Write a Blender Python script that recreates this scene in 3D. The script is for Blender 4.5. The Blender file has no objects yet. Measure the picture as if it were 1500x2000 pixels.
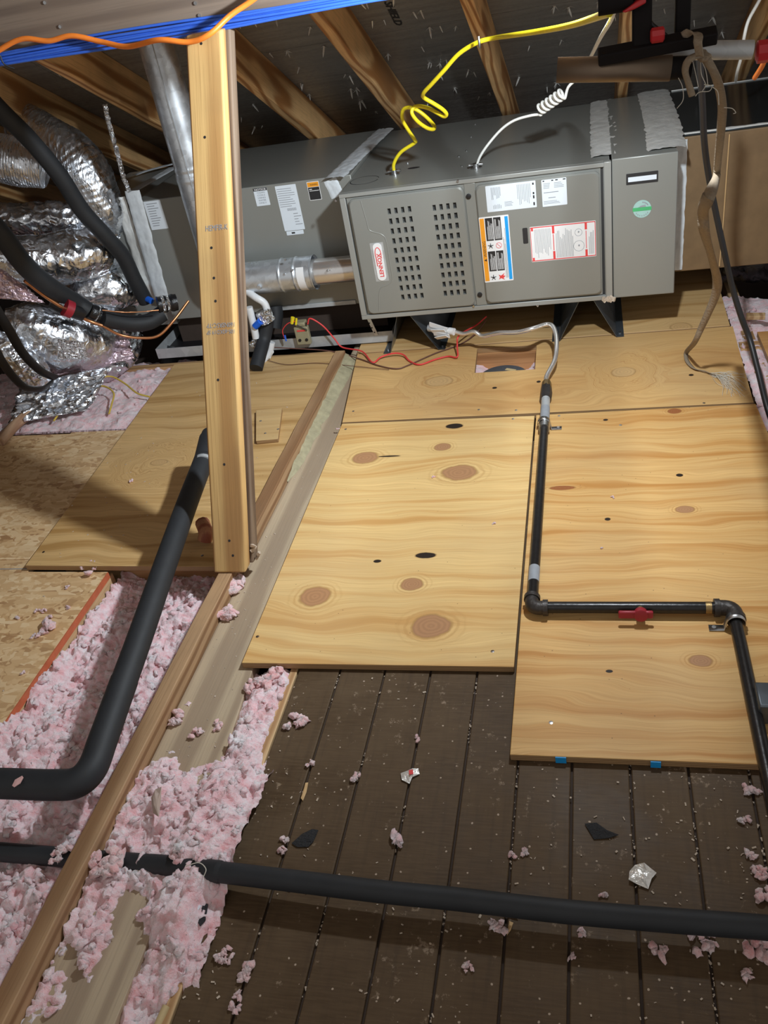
import bpy, bmesh, math, random
from mathutils import Vector, Matrix, Euler, noise
random.seed(7)
scn = bpy.context.scene
col = scn.collection
# ---------------------------------------------------------------- camera
H = 1.33
EUL = Euler((math.radians(55.077), math.radians(9.414), math.radians(10.900)), 'XYZ')
FPX = 1660.3
cam_d = bpy.data.cameras.new('camera'); cam = bpy.data.objects.new('camera', cam_d)
col.objects.link(cam); cam.location = (0, 0, H); cam.rotation_euler = EUL
cam_d.sensor_fit = 'VERTICAL'; cam_d.sensor_height = 36; cam_d.sensor_width = 27
cam_d.lens = FPX / 2000 * 36; cam_d.clip_start = 0.02
scn.camera = cam
# ---------------------------------------------------------------- world, lights, exposure
w = bpy.data.worlds.new('world'); scn.world = w; w.use_nodes = True
w.node_tree.nodes['Background'].inputs[0].default_value = (0.98, 0.95, 0.92, 1)
w.node_tree.nodes['Background'].inputs[1].default_value = 0.42
LAMP = Vector((0.05, 1.72, 1.31)); AIM = Vector((-1.05, 2.42, 0.40))
ld = bpy.data.lights.new('work_lamp_glow', 'AREA'); ld.shape = 'DISK'; ld.size = 0.075; ld.energy = 32
ld.color = (0.86, 0.94, 1.0)
lo = bpy.data.objects.new('work_lamp_glow', ld); col.objects.link(lo); lo.location = LAMP
lo.rotation_euler = (AIM - LAMP).to_track_quat('-Z', 'Y').to_euler()
ld2 = bpy.data.lights.new('added_fill_light', 'POINT'); ld2.energy = 5.0; ld2.shadow_soft_size = 0.15  # added weak warm fill behind the camera, not a real attic lamp
ld2.color = (1.0, 0.93, 0.82)
lo2 = bpy.data.objects.new('added_fill_light', ld2); col.objects.link(lo2); lo2.location = (-0.35, -0.25, 1.75)
scn.view_settings.view_transform = 'Standard'; scn.view_settings.look = 'None'
scn.view_settings.gamma = 1; scn.view_settings.exposure = 0.0
scn.view_settings.use_curve_mapping = False

# ---------------------------------------------------------------- geometry of the place
RM = EUL.to_matrix(); CAM = Vector((0, 0, H))
def ray(u, v): return RM @ Vector(((u - 750) / FPX, -(v - 1000) / FPX, -1.0))
def at(u, v, x=None, y=None, z=None, t=None):
    d = ray(u, v)
    if z is not None: t = (z - H) / d.z
    elif y is not None: t = y / d.y
    elif x is not None: t = x / d.x
    return CAM + t * d
PITCH = math.radians(27)
def roof_z(y, off=0.0): return 1.5 - (y - 2.0) * math.tan(PITCH) + off / math.cos(PITCH)
def at_roof(u, v, off=0.0):
    n = Vector((0, math.sin(PITCH), math.cos(PITCH))); p0 = Vector((0, 2.0, 1.5)) + n * off
    d = ray(u, v); return CAM + d * (n.dot(p0 - CAM) / n.dot(d))

# ---------------------------------------------------------------- node helper and materials
class NT:
    def __init__(s, name):
        s.m = bpy.data.materials.new(name); s.m.use_nodes = True
        s.t = s.m.node_tree; s.b = s.t.nodes['Principled BSDF']; s.out = s.t.nodes['Material Output']
        s.co = s.t.nodes.new('ShaderNodeTexCoord').outputs['Object']
    def put(s, sock, v):
        if isinstance(v, bpy.types.NodeSocket): s.t.links.new(v, sock)
        else:
            if sock.type == 'RGBA' and len(v) == 3: v = (*v, 1)
            sock.default_value = v
    def n(s, ty, ins=None, **props):
        nd = s.t.nodes.new('ShaderNode' + ty)
        for k, v in props.items(): setattr(nd, k, v)
        for k, v in (ins or {}).items(): s.put(nd.inputs[k], v)
        return nd
    def math(s, op, a, b=0.0, c=None, clamp=False):
        nd = s.n('Math', {0: a, 1: b}, operation=op, use_clamp=clamp)
        if c is not None: s.put(nd.inputs[2], c)
        return nd.outputs[0]
    def vm(s, op, a, b=(0, 0, 0)):
        nd = s.n('VectorMath', {0: a, 1: b}, operation=op)
        return nd.outputs['Value'] if op in ('LENGTH', 'DOT_PRODUCT') else nd.outputs[0]
    def noise(s, vec, scale=1.0, detail=3.0, rough=0.5, dist=0.0, col=False):
        nd = s.n('TexNoise', {'Vector': vec, 'Scale': scale, 'Detail': detail, 'Roughness': rough, 'Distortion': dist})
        return nd.outputs['Color' if col else 'Fac']
    def voro(s, vec, scale=1.0, feature='F1', out='Distance', rnd=1.0):
        return s.n('TexVoronoi', {'Vector': vec, 'Scale': scale, 'Randomness': rnd}, feature=feature).outputs[out]
    def ramp(s, fac, stops, interp='LINEAR'):
        nd = s.n('ValToRGB', {'Fac': fac}); cr = nd.color_ramp; cr.interpolation = interp
        while len(cr.elements) < len(stops): cr.elements.new(0.5)
        for e, (p, c) in zip(cr.elements, stops):
            e.position = p; e.color = (*c, 1) if len(c) == 3 else c
        return nd.outputs[0]
    def mix(s, fac, a, b, mode='MIX'):
        nd = s.n('Mix', data_type='RGBA', blend_type=mode)
        s.put(nd.inputs[0], fac); s.put(nd.inputs[6], a); s.put(nd.inputs[7], b)
        return nd.outputs[2]
    def mr(s, v, a, b, c=0.0, d=1.0, smooth=True):
        return s.n('MapRange', {0: v, 1: a, 2: b, 3: c, 4: d}, interpolation_type='SMOOTHSTEP' if smooth else 'LINEAR').outputs[0]
    def bump(s, h, strength=0.3, dist=0.01, normal=None):
        nd = s.n('Bump', {'Height': h, 'Strength': strength, 'Distance': dist})
        if normal is not None: s.put(nd.inputs['Normal'], normal)
        s.put(s.b.inputs['Normal'], nd.outputs[0]); return nd.outputs[0]
    def base(s, c=None, rough=None, metal=None, spec=None):
        if c is not None: s.put(s.b.inputs['Base Color'], c)
        if rough is not None: s.put(s.b.inputs['Roughness'], rough)
        if metal is not None: s.put(s.b.inputs['Metallic'], metal)
        if spec is not None: s.put(s.b.inputs['Specular IOR Level'], spec)

def plain(name, c, rough=0.6, metal=0.0, nz=0.12, scale=60, bump=0.0, spec=0.5):
    s = NT(name); f = s.noise(s.co, scale, 4)
    cc = s.mix(f, tuple(x * (1 - nz) for x in c), tuple(min(1, x * (1 + nz)) for x in c))
    s.base(cc, rough, metal, spec)
    if bump: s.bump(f, bump, 0.004)
    return s.m

def m_ply(name, knots=(), seed=0.0, lo=(0.62, 0.37, 0.15), hi=(0.84, 0.62, 0.32), freq=26.0, rings=(), warp=0.055, dirt=0.3, marks=()):
    """plywood: grain along X that bends around knots given as (x, y, rx, ry, kind)"""
    s = NT(name)
    sp = s.n('SeparateXYZ', {0: s.co}); x, y = sp.outputs[0], sp.outputs[1]
    low = s.noise(s.n('CombineXYZ', {0: s.math('MULTIPLY', x, 2.6), 1: s.math('MULTIPLY', y, 5.0), 2: seed}).outputs[0], 1.0, 2.0)
    phi = s.math('ADD', y, s.math('MULTIPLY', s.math('SUBTRACT', low, 0.5), warp * 2))
    cores = []; rsum = None
    for k in list(knots) + list(rings):
        kx, ky, rx, ry, kind = k
        big = kind == 'ring'
        d = s.vm('MULTIPLY', s.vm('SUBTRACT', s.co, (kx, ky, 0)), (1 / rx, 1 / ry, 0))
        yn = s.n('SeparateXYZ', {0: d}).outputs[1]
        dn = s.math('ADD', s.vm('LENGTH', d), s.math('MULTIPLY', s.math('SUBTRACT', s.noise(s.co, 9 if big else 26, 3), 0.5), 0.9 if big else 0.5))
        if big:
            wgt = s.mr(dn, 0.2, 1.0, 1.0, 0.0)
            phi = s.math('ADD', s.math('MULTIPLY', phi, s.math('SUBTRACT', 1.0, wgt)), s.math('MULTIPLY', s.math('MULTIPLY', dn, ry * 1.6), wgt))
        else:
            sh = s.math('DIVIDE', s.math('MULTIPLY', yn, -ry * 1.15), s.math('ADD', s.math('MULTIPLY', dn, dn), 0.35))
            phi = s.math('ADD', phi, sh); cores.append((dn, kind))
            if kind in ('knot', 'red'):
                rg = s.math('MULTIPLY', s.mr(s.math('SINE', s.math('MULTIPLY', dn, 15.0)), -0.2, 1.0), s.mr(dn, 1.0, 2.3, 0.55, 0.0))
                rsum = rg if rsum is None else s.math('ADD', rsum, rg, clamp=True)
    v = s.n('CombineXYZ', {0: s.math('MULTIPLY', x, 0.9), 1: s.math('MULTIPLY', phi, freq), 2: seed + 3.1}).outputs[0]
    g = s.noise(v, 1.0, 3.0, 0.55)
    v2 = s.n('CombineXYZ', {0: s.math('MULTIPLY', x, 4.0), 1: s.math('MULTIPLY', phi, freq * 9), 2: seed}).outputs[0]
    g2 = s.noise(v2, 1.0, 3.0, 0.6)
    lo = (lo[0], lo[1] * 0.95, lo[2] * 0.85); hi = (hi[0], hi[1] * 0.95, hi[2] * 0.84)
    c = s.ramp(g, [(0.34, hi), (0.47, tuple(a * 0.93 for a in hi)), (0.56, tuple((a + b) / 2 for a, b in zip(lo, hi))), (0.66, lo)])
    c = s.mix(s.mr(g2, 0.35, 0.75, 0.0, 0.5), c, tuple(a * 0.85 for a in lo))
    pw = s.noise(s.co, 2.3, 3)
    c = s.mix(s.mr(pw, 0.4, 0.75, 0, dirt), c, (0.50, 0.36, 0.20))
    sp2 = s.voro(s.co, 33.0)
    c = s.mix(s.mr(sp2, 0.03, 0.055, 0.7, 0.0), c, (0.16, 0.09, 0.04))
    if rsum is not None: c = s.mix(rsum, c, tuple(a * 0.85 for a in lo))
    for dn, kind in cores:
        kc = {'knot': (0.44, 0.23, 0.11), 'dark': (0.025, 0.015, 0.01), 'red': (0.34, 0.12, 0.04), 'pale': (0.60, 0.38, 0.17)}[kind]
        rr = s.math('SINE', s.math('MULTIPLY', dn, 22.0))
        kcol = s.mix(s.mr(rr, -1, 1, 0, 0.3), kc, tuple(a * 0.6 for a in kc))
        c = s.mix(s.mr(dn, 1.0, 1.15, 0.6, 0.0), c, tuple(a * 0.6 for a in lo))
        c = s.mix(s.mr(dn, 0.9, 1.02, 1.0, 0.0), c, kcol)
    # edge plies on the cut sides
    nz = s.n('SeparateXYZ', {0: s.n('NewGeometry').outputs['Normal']}).outputs[2]
    lay = s.math('SINE', s.math('MULTIPLY', sp.outputs[2], 1400.0))
    ec = s.mix(s.mr(lay, -0.3, 0.3), (0.23, 0.13, 0.06), (0.47, 0.30, 0.15))
    c = s.mix(s.mr(s.math('ABSOLUTE', nz), 0.5, 0.6), ec, c)
    s.base(c, 0.55, 0, 0.35); s.bump(g2, 0.12, 0.003)
    return s.m

def m_lumber(name, axis='Y', lo=(0.40, 0.20, 0.075), hi=(0.72, 0.47, 0.21), seed=0.0, ring=210.0, off=(0.03, 0.09), grey=0.0, dirt=0.2, greyc=(0.33, 0.29, 0.25), rough=0.65, cath=1.0, lean=(0, 0)):
    """sawn lumber: growth rings around a pith line running along the axis"""
    s = NT(name)
    sp = s.n('SeparateXYZ', {0: s.co}); X = [sp.outputs[i] for i in range(3)]
    L = X['XYZ'.index(axis)]; a, b = [X[i] for i in range(3) if 'XYZ'[i] != axis]
    if lean != (0, 0): a = s.math('SUBTRACT', a, s.math('MULTIPLY', L, lean[0])); b = s.math('SUBTRACT', b, s.math('MULTIPLY', L, lean[1]))
    lowv = s.n('CombineXYZ', {0: s.math('MULTIPLY', L, 1.0), 1: s.math('MULTIPLY', a, 3.5), 2: s.math('ADD', s.math('MULTIPLY', b, 5.0), seed)}).outputs[0]
    low = s.noise(lowv, 1.0, 2.0)
    wob = s.math('MULTIPLY', s.math('SUBTRACT', low, 0.5), 0.13 * cath)
    aa = s.math('ADD', s.math('SUBTRACT', a, off[0]), wob); bb = s.math('ADD', s.math('SUBTRACT', b, off[1]), wob)
    r = s.math('SQRT', s.math('ADD', s.math('MULTIPLY', aa, aa), s.math('MULTIPLY', bb, bb)))
    rg = s.mr(s.math('SINE', s.math('MULTIPLY', r, ring)), -0.4, 1.0)
    fv = s.n('CombineXYZ', {0: s.math('MULTIPLY', L, 6.0), 1: s.math('MULTIPLY', a, 260.0), 2: s.math('MULTIPLY', b, 260.0)}).outputs[0]
    fine = s.noise(fv, 1.0, 2.0)
    c = s.mix(rg, hi, lo); c = s.mix(s.mr(fine, 0.45, 0.8, 0, 0.45), c, tuple(q * 0.7 for q in lo))
    pw = s.noise(s.co, 5.0, 4)
    c = s.mix(s.mr(pw, 0.35, 0.7, 0, dirt), c, (0.22, 0.14, 0.08))
    if grey: c = s.mix(s.mr(s.noise(s.co, 3.0, 4), 0.2, 0.7, grey * 0.7, grey), c, greyc)
    s.base(c, rough, 0, 0.3); s.bump(s.math('ADD', s.math('MULTIPLY', rg, 0.4), fine), 0.22, 0.002)
    return s.m

def m_metal(name, c, rough=0.3, metal=1.0, spangle=0.15, sc=45, bump=0.05):
    s = NT(name)
    v = s.n('TexVoronoi', {'Vector': s.co, 'Scale': sc}).outputs['Color']
    g = s.n('SeparateColor', {0: v}).outputs[0]
    cc = s.mix(g, tuple(x * (1 - spangle) for x in c), tuple(min(1, x * (1 + spangle)) for x in c))
    n = s.noise(s.co, 9.0, 4)
    s.base(cc, s.mr(n, 0.3, 0.7, rough * 0.75, rough * 1.3), metal); s.bump(n, bump, 0.01)
    return s.m

def m_foil(name, rough=0.27, scale=(9, 9, 9), strength=0.38, tint=(0.80, 0.83, 0.88), dark=0.2):
    s = NT(name)
    v = s.vm('MULTIPLY', s.co, scale)
    def ridge(sc, det):
        n = s.noise(v, sc, det, 0.5, 0.4)
        return s.math('SUBTRACT', 1.0, s.math('ABSOLUTE', s.math('MULTIPLY', s.math('SUBTRACT', n, 0.5), 5.0)), clamp=True)
    h = s.math('ADD', s.math('MULTIPLY', ridge(1.0, 2), 0.6), s.math('ADD', s.math('MULTIPLY', ridge(3.1, 2), 0.22), s.math('MULTIPLY', s.noise(v, 9.0, 3), 0.05)))
    s.bump(h, strength, 0.02)
    f3 = s.noise(v, 3.0, 3)
    cc = s.mix(s.mr(f3, 0.4, 0.7, 0, dark), tint, (0.40, 0.38, 0.38))
    s.base(cc, s.mr(f3, 0.3, 0.7, rough * 0.7, rough * 1.4), 1.0)
    return s.m

M = {}
M['cab'] = plain('painted_cabinet_steel', (0.27, 0.275, 0.255), 0.36, 0.25, 0.03, 8)
M['cab_dark'] = plain('shadow_gap_steel', (0.03, 0.03, 0.03), 0.7)  # near-black colour puts the shade into door gaps and slots
M['cab_light'] = plain('cabinet_trim_steel', (0.33, 0.335, 0.315), 0.38, 0.25, 0.03, 8)
M['galv'] = m_metal('galvanized_steel', (0.66, 0.70, 0.74), 0.36, 0.78, 0.12, 55)
M['galv_dull'] = m_metal('dull_galvanized_steel', (0.52, 0.54, 0.55), 0.5, 0.45, 0.08, 40)
M['stainless'] = m_metal('bright_vent_steel', (0.84, 0.82, 0.80), 0.24, 0.85, 0.02, 20, 0.02)
M['dark_steel'] = m_metal('dark_bracket_steel', (0.14, 0.16, 0.18), 0.38, 0.8, 0.08, 30)
M['foil'] = m_foil('crinkled_foil')
M['foil_rib'] = m_foil('ribbed_foil', 0.30, (22, 8, 8), 0.32)
M['foil_tape'] = m_foil('foil_tape', 0.18, (45, 45, 45), 0.8, (0.85, 0.87, 0.9), 0.1)
M['foam'] = plain('black_foam_insulation', (0.018, 0.020, 0.023), 0.62, 0, 0.25, 30, 0.15, 0.45)
M['black'] = plain('black_plastic', (0.012, 0.011, 0.012), 0.45)
M['black_tape'] = plain('black_tape', (0.010, 0.010, 0.012), 0.25, 0, 0.3, 200, 0.4)
M['copper'] = plain('copper_tube_metal', (0.62, 0.28, 0.13), 0.35, 0.9)
M['yellow'] = plain('yellow_cable_jacket', (0.86, 0.70, 0.02), 0.42)
M['yellow_thin'] = plain('yellow_wire_jacket', (0.62, 0.44, 0.07), 0.5)
M['white_cable'] = plain('white_cable_jacket', (0.80, 0.80, 0.76), 0.45)
M['pvc'] = plain('white_pvc', (0.74, 0.76, 0.78), 0.38)
M['blue'] = plain('blue_cable_jacket', (0.035, 0.13, 0.62), 0.5)
M['blue_tape'] = plain('blue_tape', (0.01, 0.12, 0.66), 0.5)
M['orange'] = plain('orange_cord_jacket', (0.92, 0.24, 0.03), 0.45)
M['red_wire'] = plain('red_wire_jacket', (0.72, 0.05, 0.05), 0.45)
M['brown_wire'] = plain('brown_wire_jacket', (0.14, 0.06, 0.045), 0.5)
M['red'] = plain('red_plastic', (0.50, 0.02, 0.025), 0.4)
M['valve_red'] = plain('red_valve_lever', (0.33, 0.015, 0.03), 0.4)
M['brass'] = plain('dull_brass', (0.34, 0.23, 0.10), 0.4, 0.8, 0.3, 90, 0.2)
M['iron'] = plain('black_iron', (0.028, 0.026, 0.026), 0.30, 0.5, 0.4, 70, 0.12)
M['iron_fit'] = plain('iron_fitting', (0.055, 0.048, 0.045), 0.45, 0.5, 0.4, 120, 0.3)
M['zinc'] = m_metal('zinc_strap', (0.52, 0.53, 0.54), 0.3, 1.0, 0.1, 80)
M['paper'] = plain('label_paper', (0.72, 0.78, 0.84), 0.5, 0, 0.02)
M['paper_w'] = plain('white_label_paper', (0.80, 0.80, 0.80), 0.5, 0, 0.02)
M['ink'] = plain('black_ink', (0.02, 0.02, 0.022), 0.5)
M['ink_soft'] = plain('grey_print', (0.30, 0.32, 0.35), 0.5)
M['orange_ink'] = plain('orange_ink', (0.86, 0.34, 0.02), 0.5)
M['blue_ink'] = plain('blue_ink', (0.01, 0.32, 0.75), 0.5)
M['red_ink'] = plain('red_ink', (0.75, 0.06, 0.06), 0.5)
M['green_ink'] = plain('green_ink', (0.07, 0.42, 0.16), 0.5)
M['teal_paper'] = plain('pale_green_sticker', (0.36, 0.56, 0.52), 0.4)
M['mastic'] = plain('grey_mastic', (0.66, 0.70, 0.73), 0.45, 0, 0.25, 35, 0.6)
M['mastic_w'] = plain('silver_mastic', (0.74, 0.74, 0.71), 0.34, 0.15, 0.22, 28, 0.8)
M['bronze'] = m_metal('bronze_tube_paint', (0.20, 0.145, 0.10), 0.45, 0.6, 0.03)
M['stand'] = plain('stand_black', (0.010, 0.008, 0.008), 0.75, 0, 0.2, 40, 0, 0.15)
M['cloth'] = plain('beige_webbing', (0.27, 0.21, 0.145), 0.9, 0, 0.25, 150, 0.6)
M['fibre'] = plain('pale_loose_threads', (0.60, 0.56, 0.48), 0.9)
M['foamglue'] = plain('spray_foam', (0.36, 0.32, 0.20), 0.8, 0, 0.35, 45, 0.9)
M['tan'] = plain('tan_plastic', (0.30, 0.27, 0.17), 0.5)
M['ductboard'] = plain('duct_board_paper', (0.20, 0.125, 0.06), 0.6, 0, 0.22, 26, 0.1)
M['glossblack'] = plain('dark_glossy_facing', (0.035, 0.04, 0.042), 0.16, 0.3, 0.1, 6)
M['orange_paint'] = plain('orange_edge_paint', (0.52, 0.13, 0.055), 0.6, 0, 0.25, 50)
M['shingle'] = plain('shingle_granules', (0.025, 0.025, 0.027), 0.9, 0, 0.6, 400, 1.0)
M['woodchip'] = plain('wood_chip', (0.58, 0.38, 0.18), 0.7)
M['white_bit'] = plain('paint_flake', (0.52, 0.43, 0.34), 0.8)
M['nail'] = plain('glint_white_nail', (0.85, 0.85, 0.82), 0.3, 0.35)  # diffuse near-white puts the glints of the nail tips into the colour
M['void'] = plain('attic_dark_brown', (0.06, 0.04, 0.03), 0.9)  # dark brown for base slab, plank tongues, support blocks and left wall
M['wire_pale'] = plain('tan_cable', (0.55, 0.42, 0.22), 0.5)

def m_pink(name, white=0.5, dirt=0.1):
    s = NT(name)
    n1 = s.noise(s.co, 34.0, 5, 0.65); n2 = s.noise(s.co, 190.0, 4, 0.7); n3 = s.noise(s.co, 7.0, 3)
    c = s.ramp(n1, [(0.30, (0.84, 0.40, 0.42)), (0.43, (0.91, 0.58, 0.61)), (0.55, (0.94, 0.73, 0.76)), (0.70, (0.95, 0.87, 0.89))])
    c = s.mix(s.mr(n3, 0.35, 0.65, 0.0, 0.3), c, (0.93, 0.60, 0.63))
    c = s.mix(s.mr(n2, 0.5, 0.75, 0, 0.3), c, (0.97, 0.94, 0.95))
    c = s.mix(s.mr(s.noise(s.co, 13.0, 5, 0.7), 0.56, 0.74, 0, dirt * 3), c, (0.50, 0.38, 0.30))
    sp = s.voro(s.co, 60.0)
    c = s.mix(s.mr(sp, 0.05, 0.10, dirt * 4, 0.0), c, (0.12, 0.09, 0.07))
    s.base(c, 1.0, 0, 0.05)
    s.put(s.b.inputs['Subsurface Weight'], 0.5); s.b.inputs['Subsurface Radius'].default_value = (0.014, 0.008, 0.008)
    s.b.inputs['Subsurface Scale'].default_value = 0.6
    s.put(s.b.inputs['Sheen Weight'], 0.4)
    s.bump(s.math('ADD', n2, s.math('MULTIPLY', n1, 1.5)), 0.8, 0.006)
    return s.m
M['pink'] = m_pink('pink_fibreglass', dirt=0.02)
M['pink_tuft'] = m_pink('fallen_pink_tuft', dirt=0.03)
for nd in M['pink_tuft'].node_tree.nodes:
    if nd.type == 'VALTORGB':
        for e, c_ in zip(nd.color_ramp.elements, ((0.80, 0.34, 0.34), (0.86, 0.48, 0.48), (0.90, 0.60, 0.60), (0.92, 0.76, 0.76))): e.color = (*c_, 1)
M['pink_dirty'] = m_pink('pink_fibreglass_dusty', dirt=0.12)
def m_vapour():
    s = NT('pinkish_foil_film'); n = s.noise(s.vm('MULTIPLY', s.co, (40, 10, 10)), 1, 4)
    s.base(s.mix(n, (0.70, 0.48, 0.56), (0.50, 0.42, 0.44)), 0.28, 0.55); s.bump(n, 0.8, 0.02); return s.m
M['film'] = m_vapour()

def m_plank():
    s = NT('dark_brown_plank_paint')
    sp = s.n('SeparateXYZ', {0: s.co}); x, y = sp.outputs[0], sp.outputs[1]
    gv = s.n('CombineXYZ', {0: s.math('MULTIPLY', x, 22.0), 1: s.math('MULTIPLY', y, 260.0), 2: 0.0}).outputs[0]
    g = s.noise(gv, 1.0, 3)
    gx = s.noise(s.n('CombineXYZ', {0: s.math('MULTIPLY', x, 90.0), 1: s.math('MULTIPLY', y, 5.0), 2: 0.0}).outputs[0], 1.0, 3)
    blot = s.noise(s.co, 6.0, 4, 0.6)
    c = s.ramp(blot, [(0.3, (0.064, 0.038, 0.019)), (0.55, (0.095, 0.060, 0.032)), (0.75, (0.124, 0.083, 0.047))])
    c = s.mix(s.mr(g, 0.3, 0.7, 0, 0.4), c, (0.136, 0.091, 0.050))
    c = s.mix(s.mr(gx, 0.45, 0.8, 0, 0.35), c, (0.055, 0.035, 0.022))
    n = s.noise(s.co, 38.0, 6, 0.75); reg = s.noise(s.co, 5.5, 3)
    thr = s.math('SUBTRACT', n, s.math('MULTIPLY', s.math('SUBTRACT', reg, 0.5), -0.38))
    c = s.mix(s.mr(thr, 0.60, 0.70, 0, 0.6), c, (0.36, 0.27, 0.19))
    vd = s.n('TexVoronoi', {'Vector': s.vm('ADD', s.co, s.vm('MULTIPLY', s.noise(s.co, 60, 2, col=True), (0.006, 0.006, 0))), 'Scale': 70.0})
    rndv = s.n('SeparateColor', {0: vd.outputs['Color']}).outputs[0]
    spk = s.math('MULTIPLY', s.mr(vd.outputs['Distance'], 0.10, 0.16, 1, 0), s.mr(s.math('ADD', rndv, s.math('MULTIPLY', reg, 0.5)), 0.92, 0.98, 0, 0.8))
    c = s.mix(spk, c, (0.55, 0.44, 0.34))
    s.base(c, s.mr(blot, 0.3, 0.7, 0.50, 0.70), 0, 0.25); s.bump(s.math('ADD', g, n), 0.15, 0.003)
    return s.m
M['plank'] = m_plank()

def m_osb(name, tone=1.0):
    s = NT(name)
    cols = []
    for k, (ang, sx, sy) in enumerate(((0.5, 16, 60), (-0.7, 18, 66), (1.4, 15, 52))):
        v = s.n('Mapping', {'Vector': s.co, 'Rotation': (0, 0, ang), 'Scale': (sx, sy, 1.0)}).outputs[0]
        v = s.vm('ADD', v, s.vm('MULTIPLY', s.noise(v, 0.6, 2, col=True), (0.7, 0.7, 0.7)))
        cols.append(s.n('SeparateColor', {0: s.n('TexVoronoi', {'Vector': v, 'Scale': 1.0}).outputs['Color']}).outputs[0])
    sel = s.noise(s.co, 24.0, 2)
    f = s.mix(s.mr(sel, 0.44, 0.50), cols[0], cols[1]); f = s.mix(s.mr(sel, 0.52, 0.56), f, cols[2])
    c = s.ramp(f, [(0.0, (0.40, 0.22, 0.10)), (0.25, (0.62, 0.39, 0.19)), (0.6, (0.72, 0.49, 0.26)), (1.0, (0.84, 0.63, 0.38))])
    c = s.mix(s.mr(s.noise(s.co, 3.0, 3), 0.4, 0.7, 0, 0.3), c, (0.46, 0.31, 0.17))
    s.base(c, 0.55, 0, 0.35); s.bump(f, 0.2, 0.003)
    return s.m
M['osb'] = m_osb('strand_board')

def m_deck():
    s = NT('radiant_barrier_facing')
    v = s.vm('MULTIPLY', s.co, (3, 40, 40)); n = s.noise(v, 1.0, 5, 0.65); n2 = s.noise(s.co, 60, 4)
    c = s.mix(n, (0.16, 0.145, 0.13), (0.46, 0.43, 0.39))
    s.base(c, s.mr(n2, 0.3, 0.7, 0.36, 0.56), 0.35); s.bump(s.math('ADD', n, n2), 0.25, 0.004)
    return s.m
M['deck'] = m_deck()
M['roofwood'] = m_lumber('rafter_pine', 'X', (0.40, 0.17, 0.05), (0.86, 0.52, 0.23), 1.0, 230, (0.19, 0.07), rough=0.6, cath=0.9, dirt=0.35)

# ---------------------------------------------------------------- mesh builder
class MB:
    def __init__(s): s.v = []; s.f = []; s.m = []
    def add(s, vs, fs, mi=0):
        o = len(s.v); s.v += [tuple(v) for v in vs]; s.f += [tuple(i + o for i in f) for f in fs]; s.m += [mi] * len(fs); return s
    def box(s, x0, x1, y0, y1, z0, z1, mi=0):
        return s.hexa([(x0, y0, z0), (x1, y0, z0), (x1, y1, z0), (x0, y1, z0)], [(x0, y0, z1), (x1, y0, z1), (x1, y1, z1), (x0, y1, z1)], mi)
    def hexa(s, bot, top, mi=0):
        n = len(bot); fs = [tuple(reversed(range(n))), tuple(range(n, 2 * n))]
        fs += [(i, (i + 1) % n, n + (i + 1) % n, n + i) for i in range(n)]
        return s.add(list(bot) + list(top), fs, mi)
    def prism(s, poly, off, mi=0):
        off = Vector(off); return s.hexa([Vector(p) for p in poly], [Vector(p) + off for p in poly], mi)
    def tube(s, pts, r, seg=12, rfun=None, cap=True, mi=0, flat=1.0):
        pts = [Vector(p) for p in pts]; n = len(pts); vs = []; up = None
        for i, p in enumerate(pts):
            t = (pts[min(i + 1, n - 1)] - pts[max(i - 1, 0)]).normalized()
            if up is None:
                up = Vector((0, 0, 1)) if abs(t.z) < 0.9 else Vector((0, 1, 0))
            a = t.cross(up); a.normalize(); b = a.cross(t).normalized(); up = b
            for k in range(seg):
                th = 2 * math.pi * k / seg
                rr = rfun(i / (n - 1), th, p) if rfun else (r[i] if isinstance(r, (list, tuple)) else r)
                vs.append(p + (a * math.cos(th) + b * math.sin(th) * flat) * rr)
        fs = [(i * seg + k, i * seg + (k + 1) % seg, (i + 1) * seg + (k + 1) % seg, (i + 1) * seg + k) for i in range(n - 1) for k in range(seg)]
        fs = [tuple(reversed(f)) for f in fs]
        if cap: fs += [tuple(range(seg)), tuple(reversed(range((n - 1) * seg, n * seg)))]
        return s.add(vs, fs, mi)
    def build(s, name, mat, parent=None, bevel=0.0, smooth=35, kind=None, label=None, seg=2):
        me = bpy.data.meshes.new(name); me.from_pydata(s.v, [], s.f)
        for mm in (mat if isinstance(mat, (list, tuple)) else [mat]): me.materials.append(mm)
        if any(s.m): me.polygons.foreach_set('material_index', s.m)
        bm = bmesh.new(); bm.from_mesh(me); bmesh.ops.recalc_face_normals(bm, faces=bm.faces); bm.to_mesh(me); bm.free()
        if smooth: me.shade_smooth(); me.set_sharp_from_angle(angle=math.radians(smooth))
        return link(name, me, parent, bevel, kind, label, seg)

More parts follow.
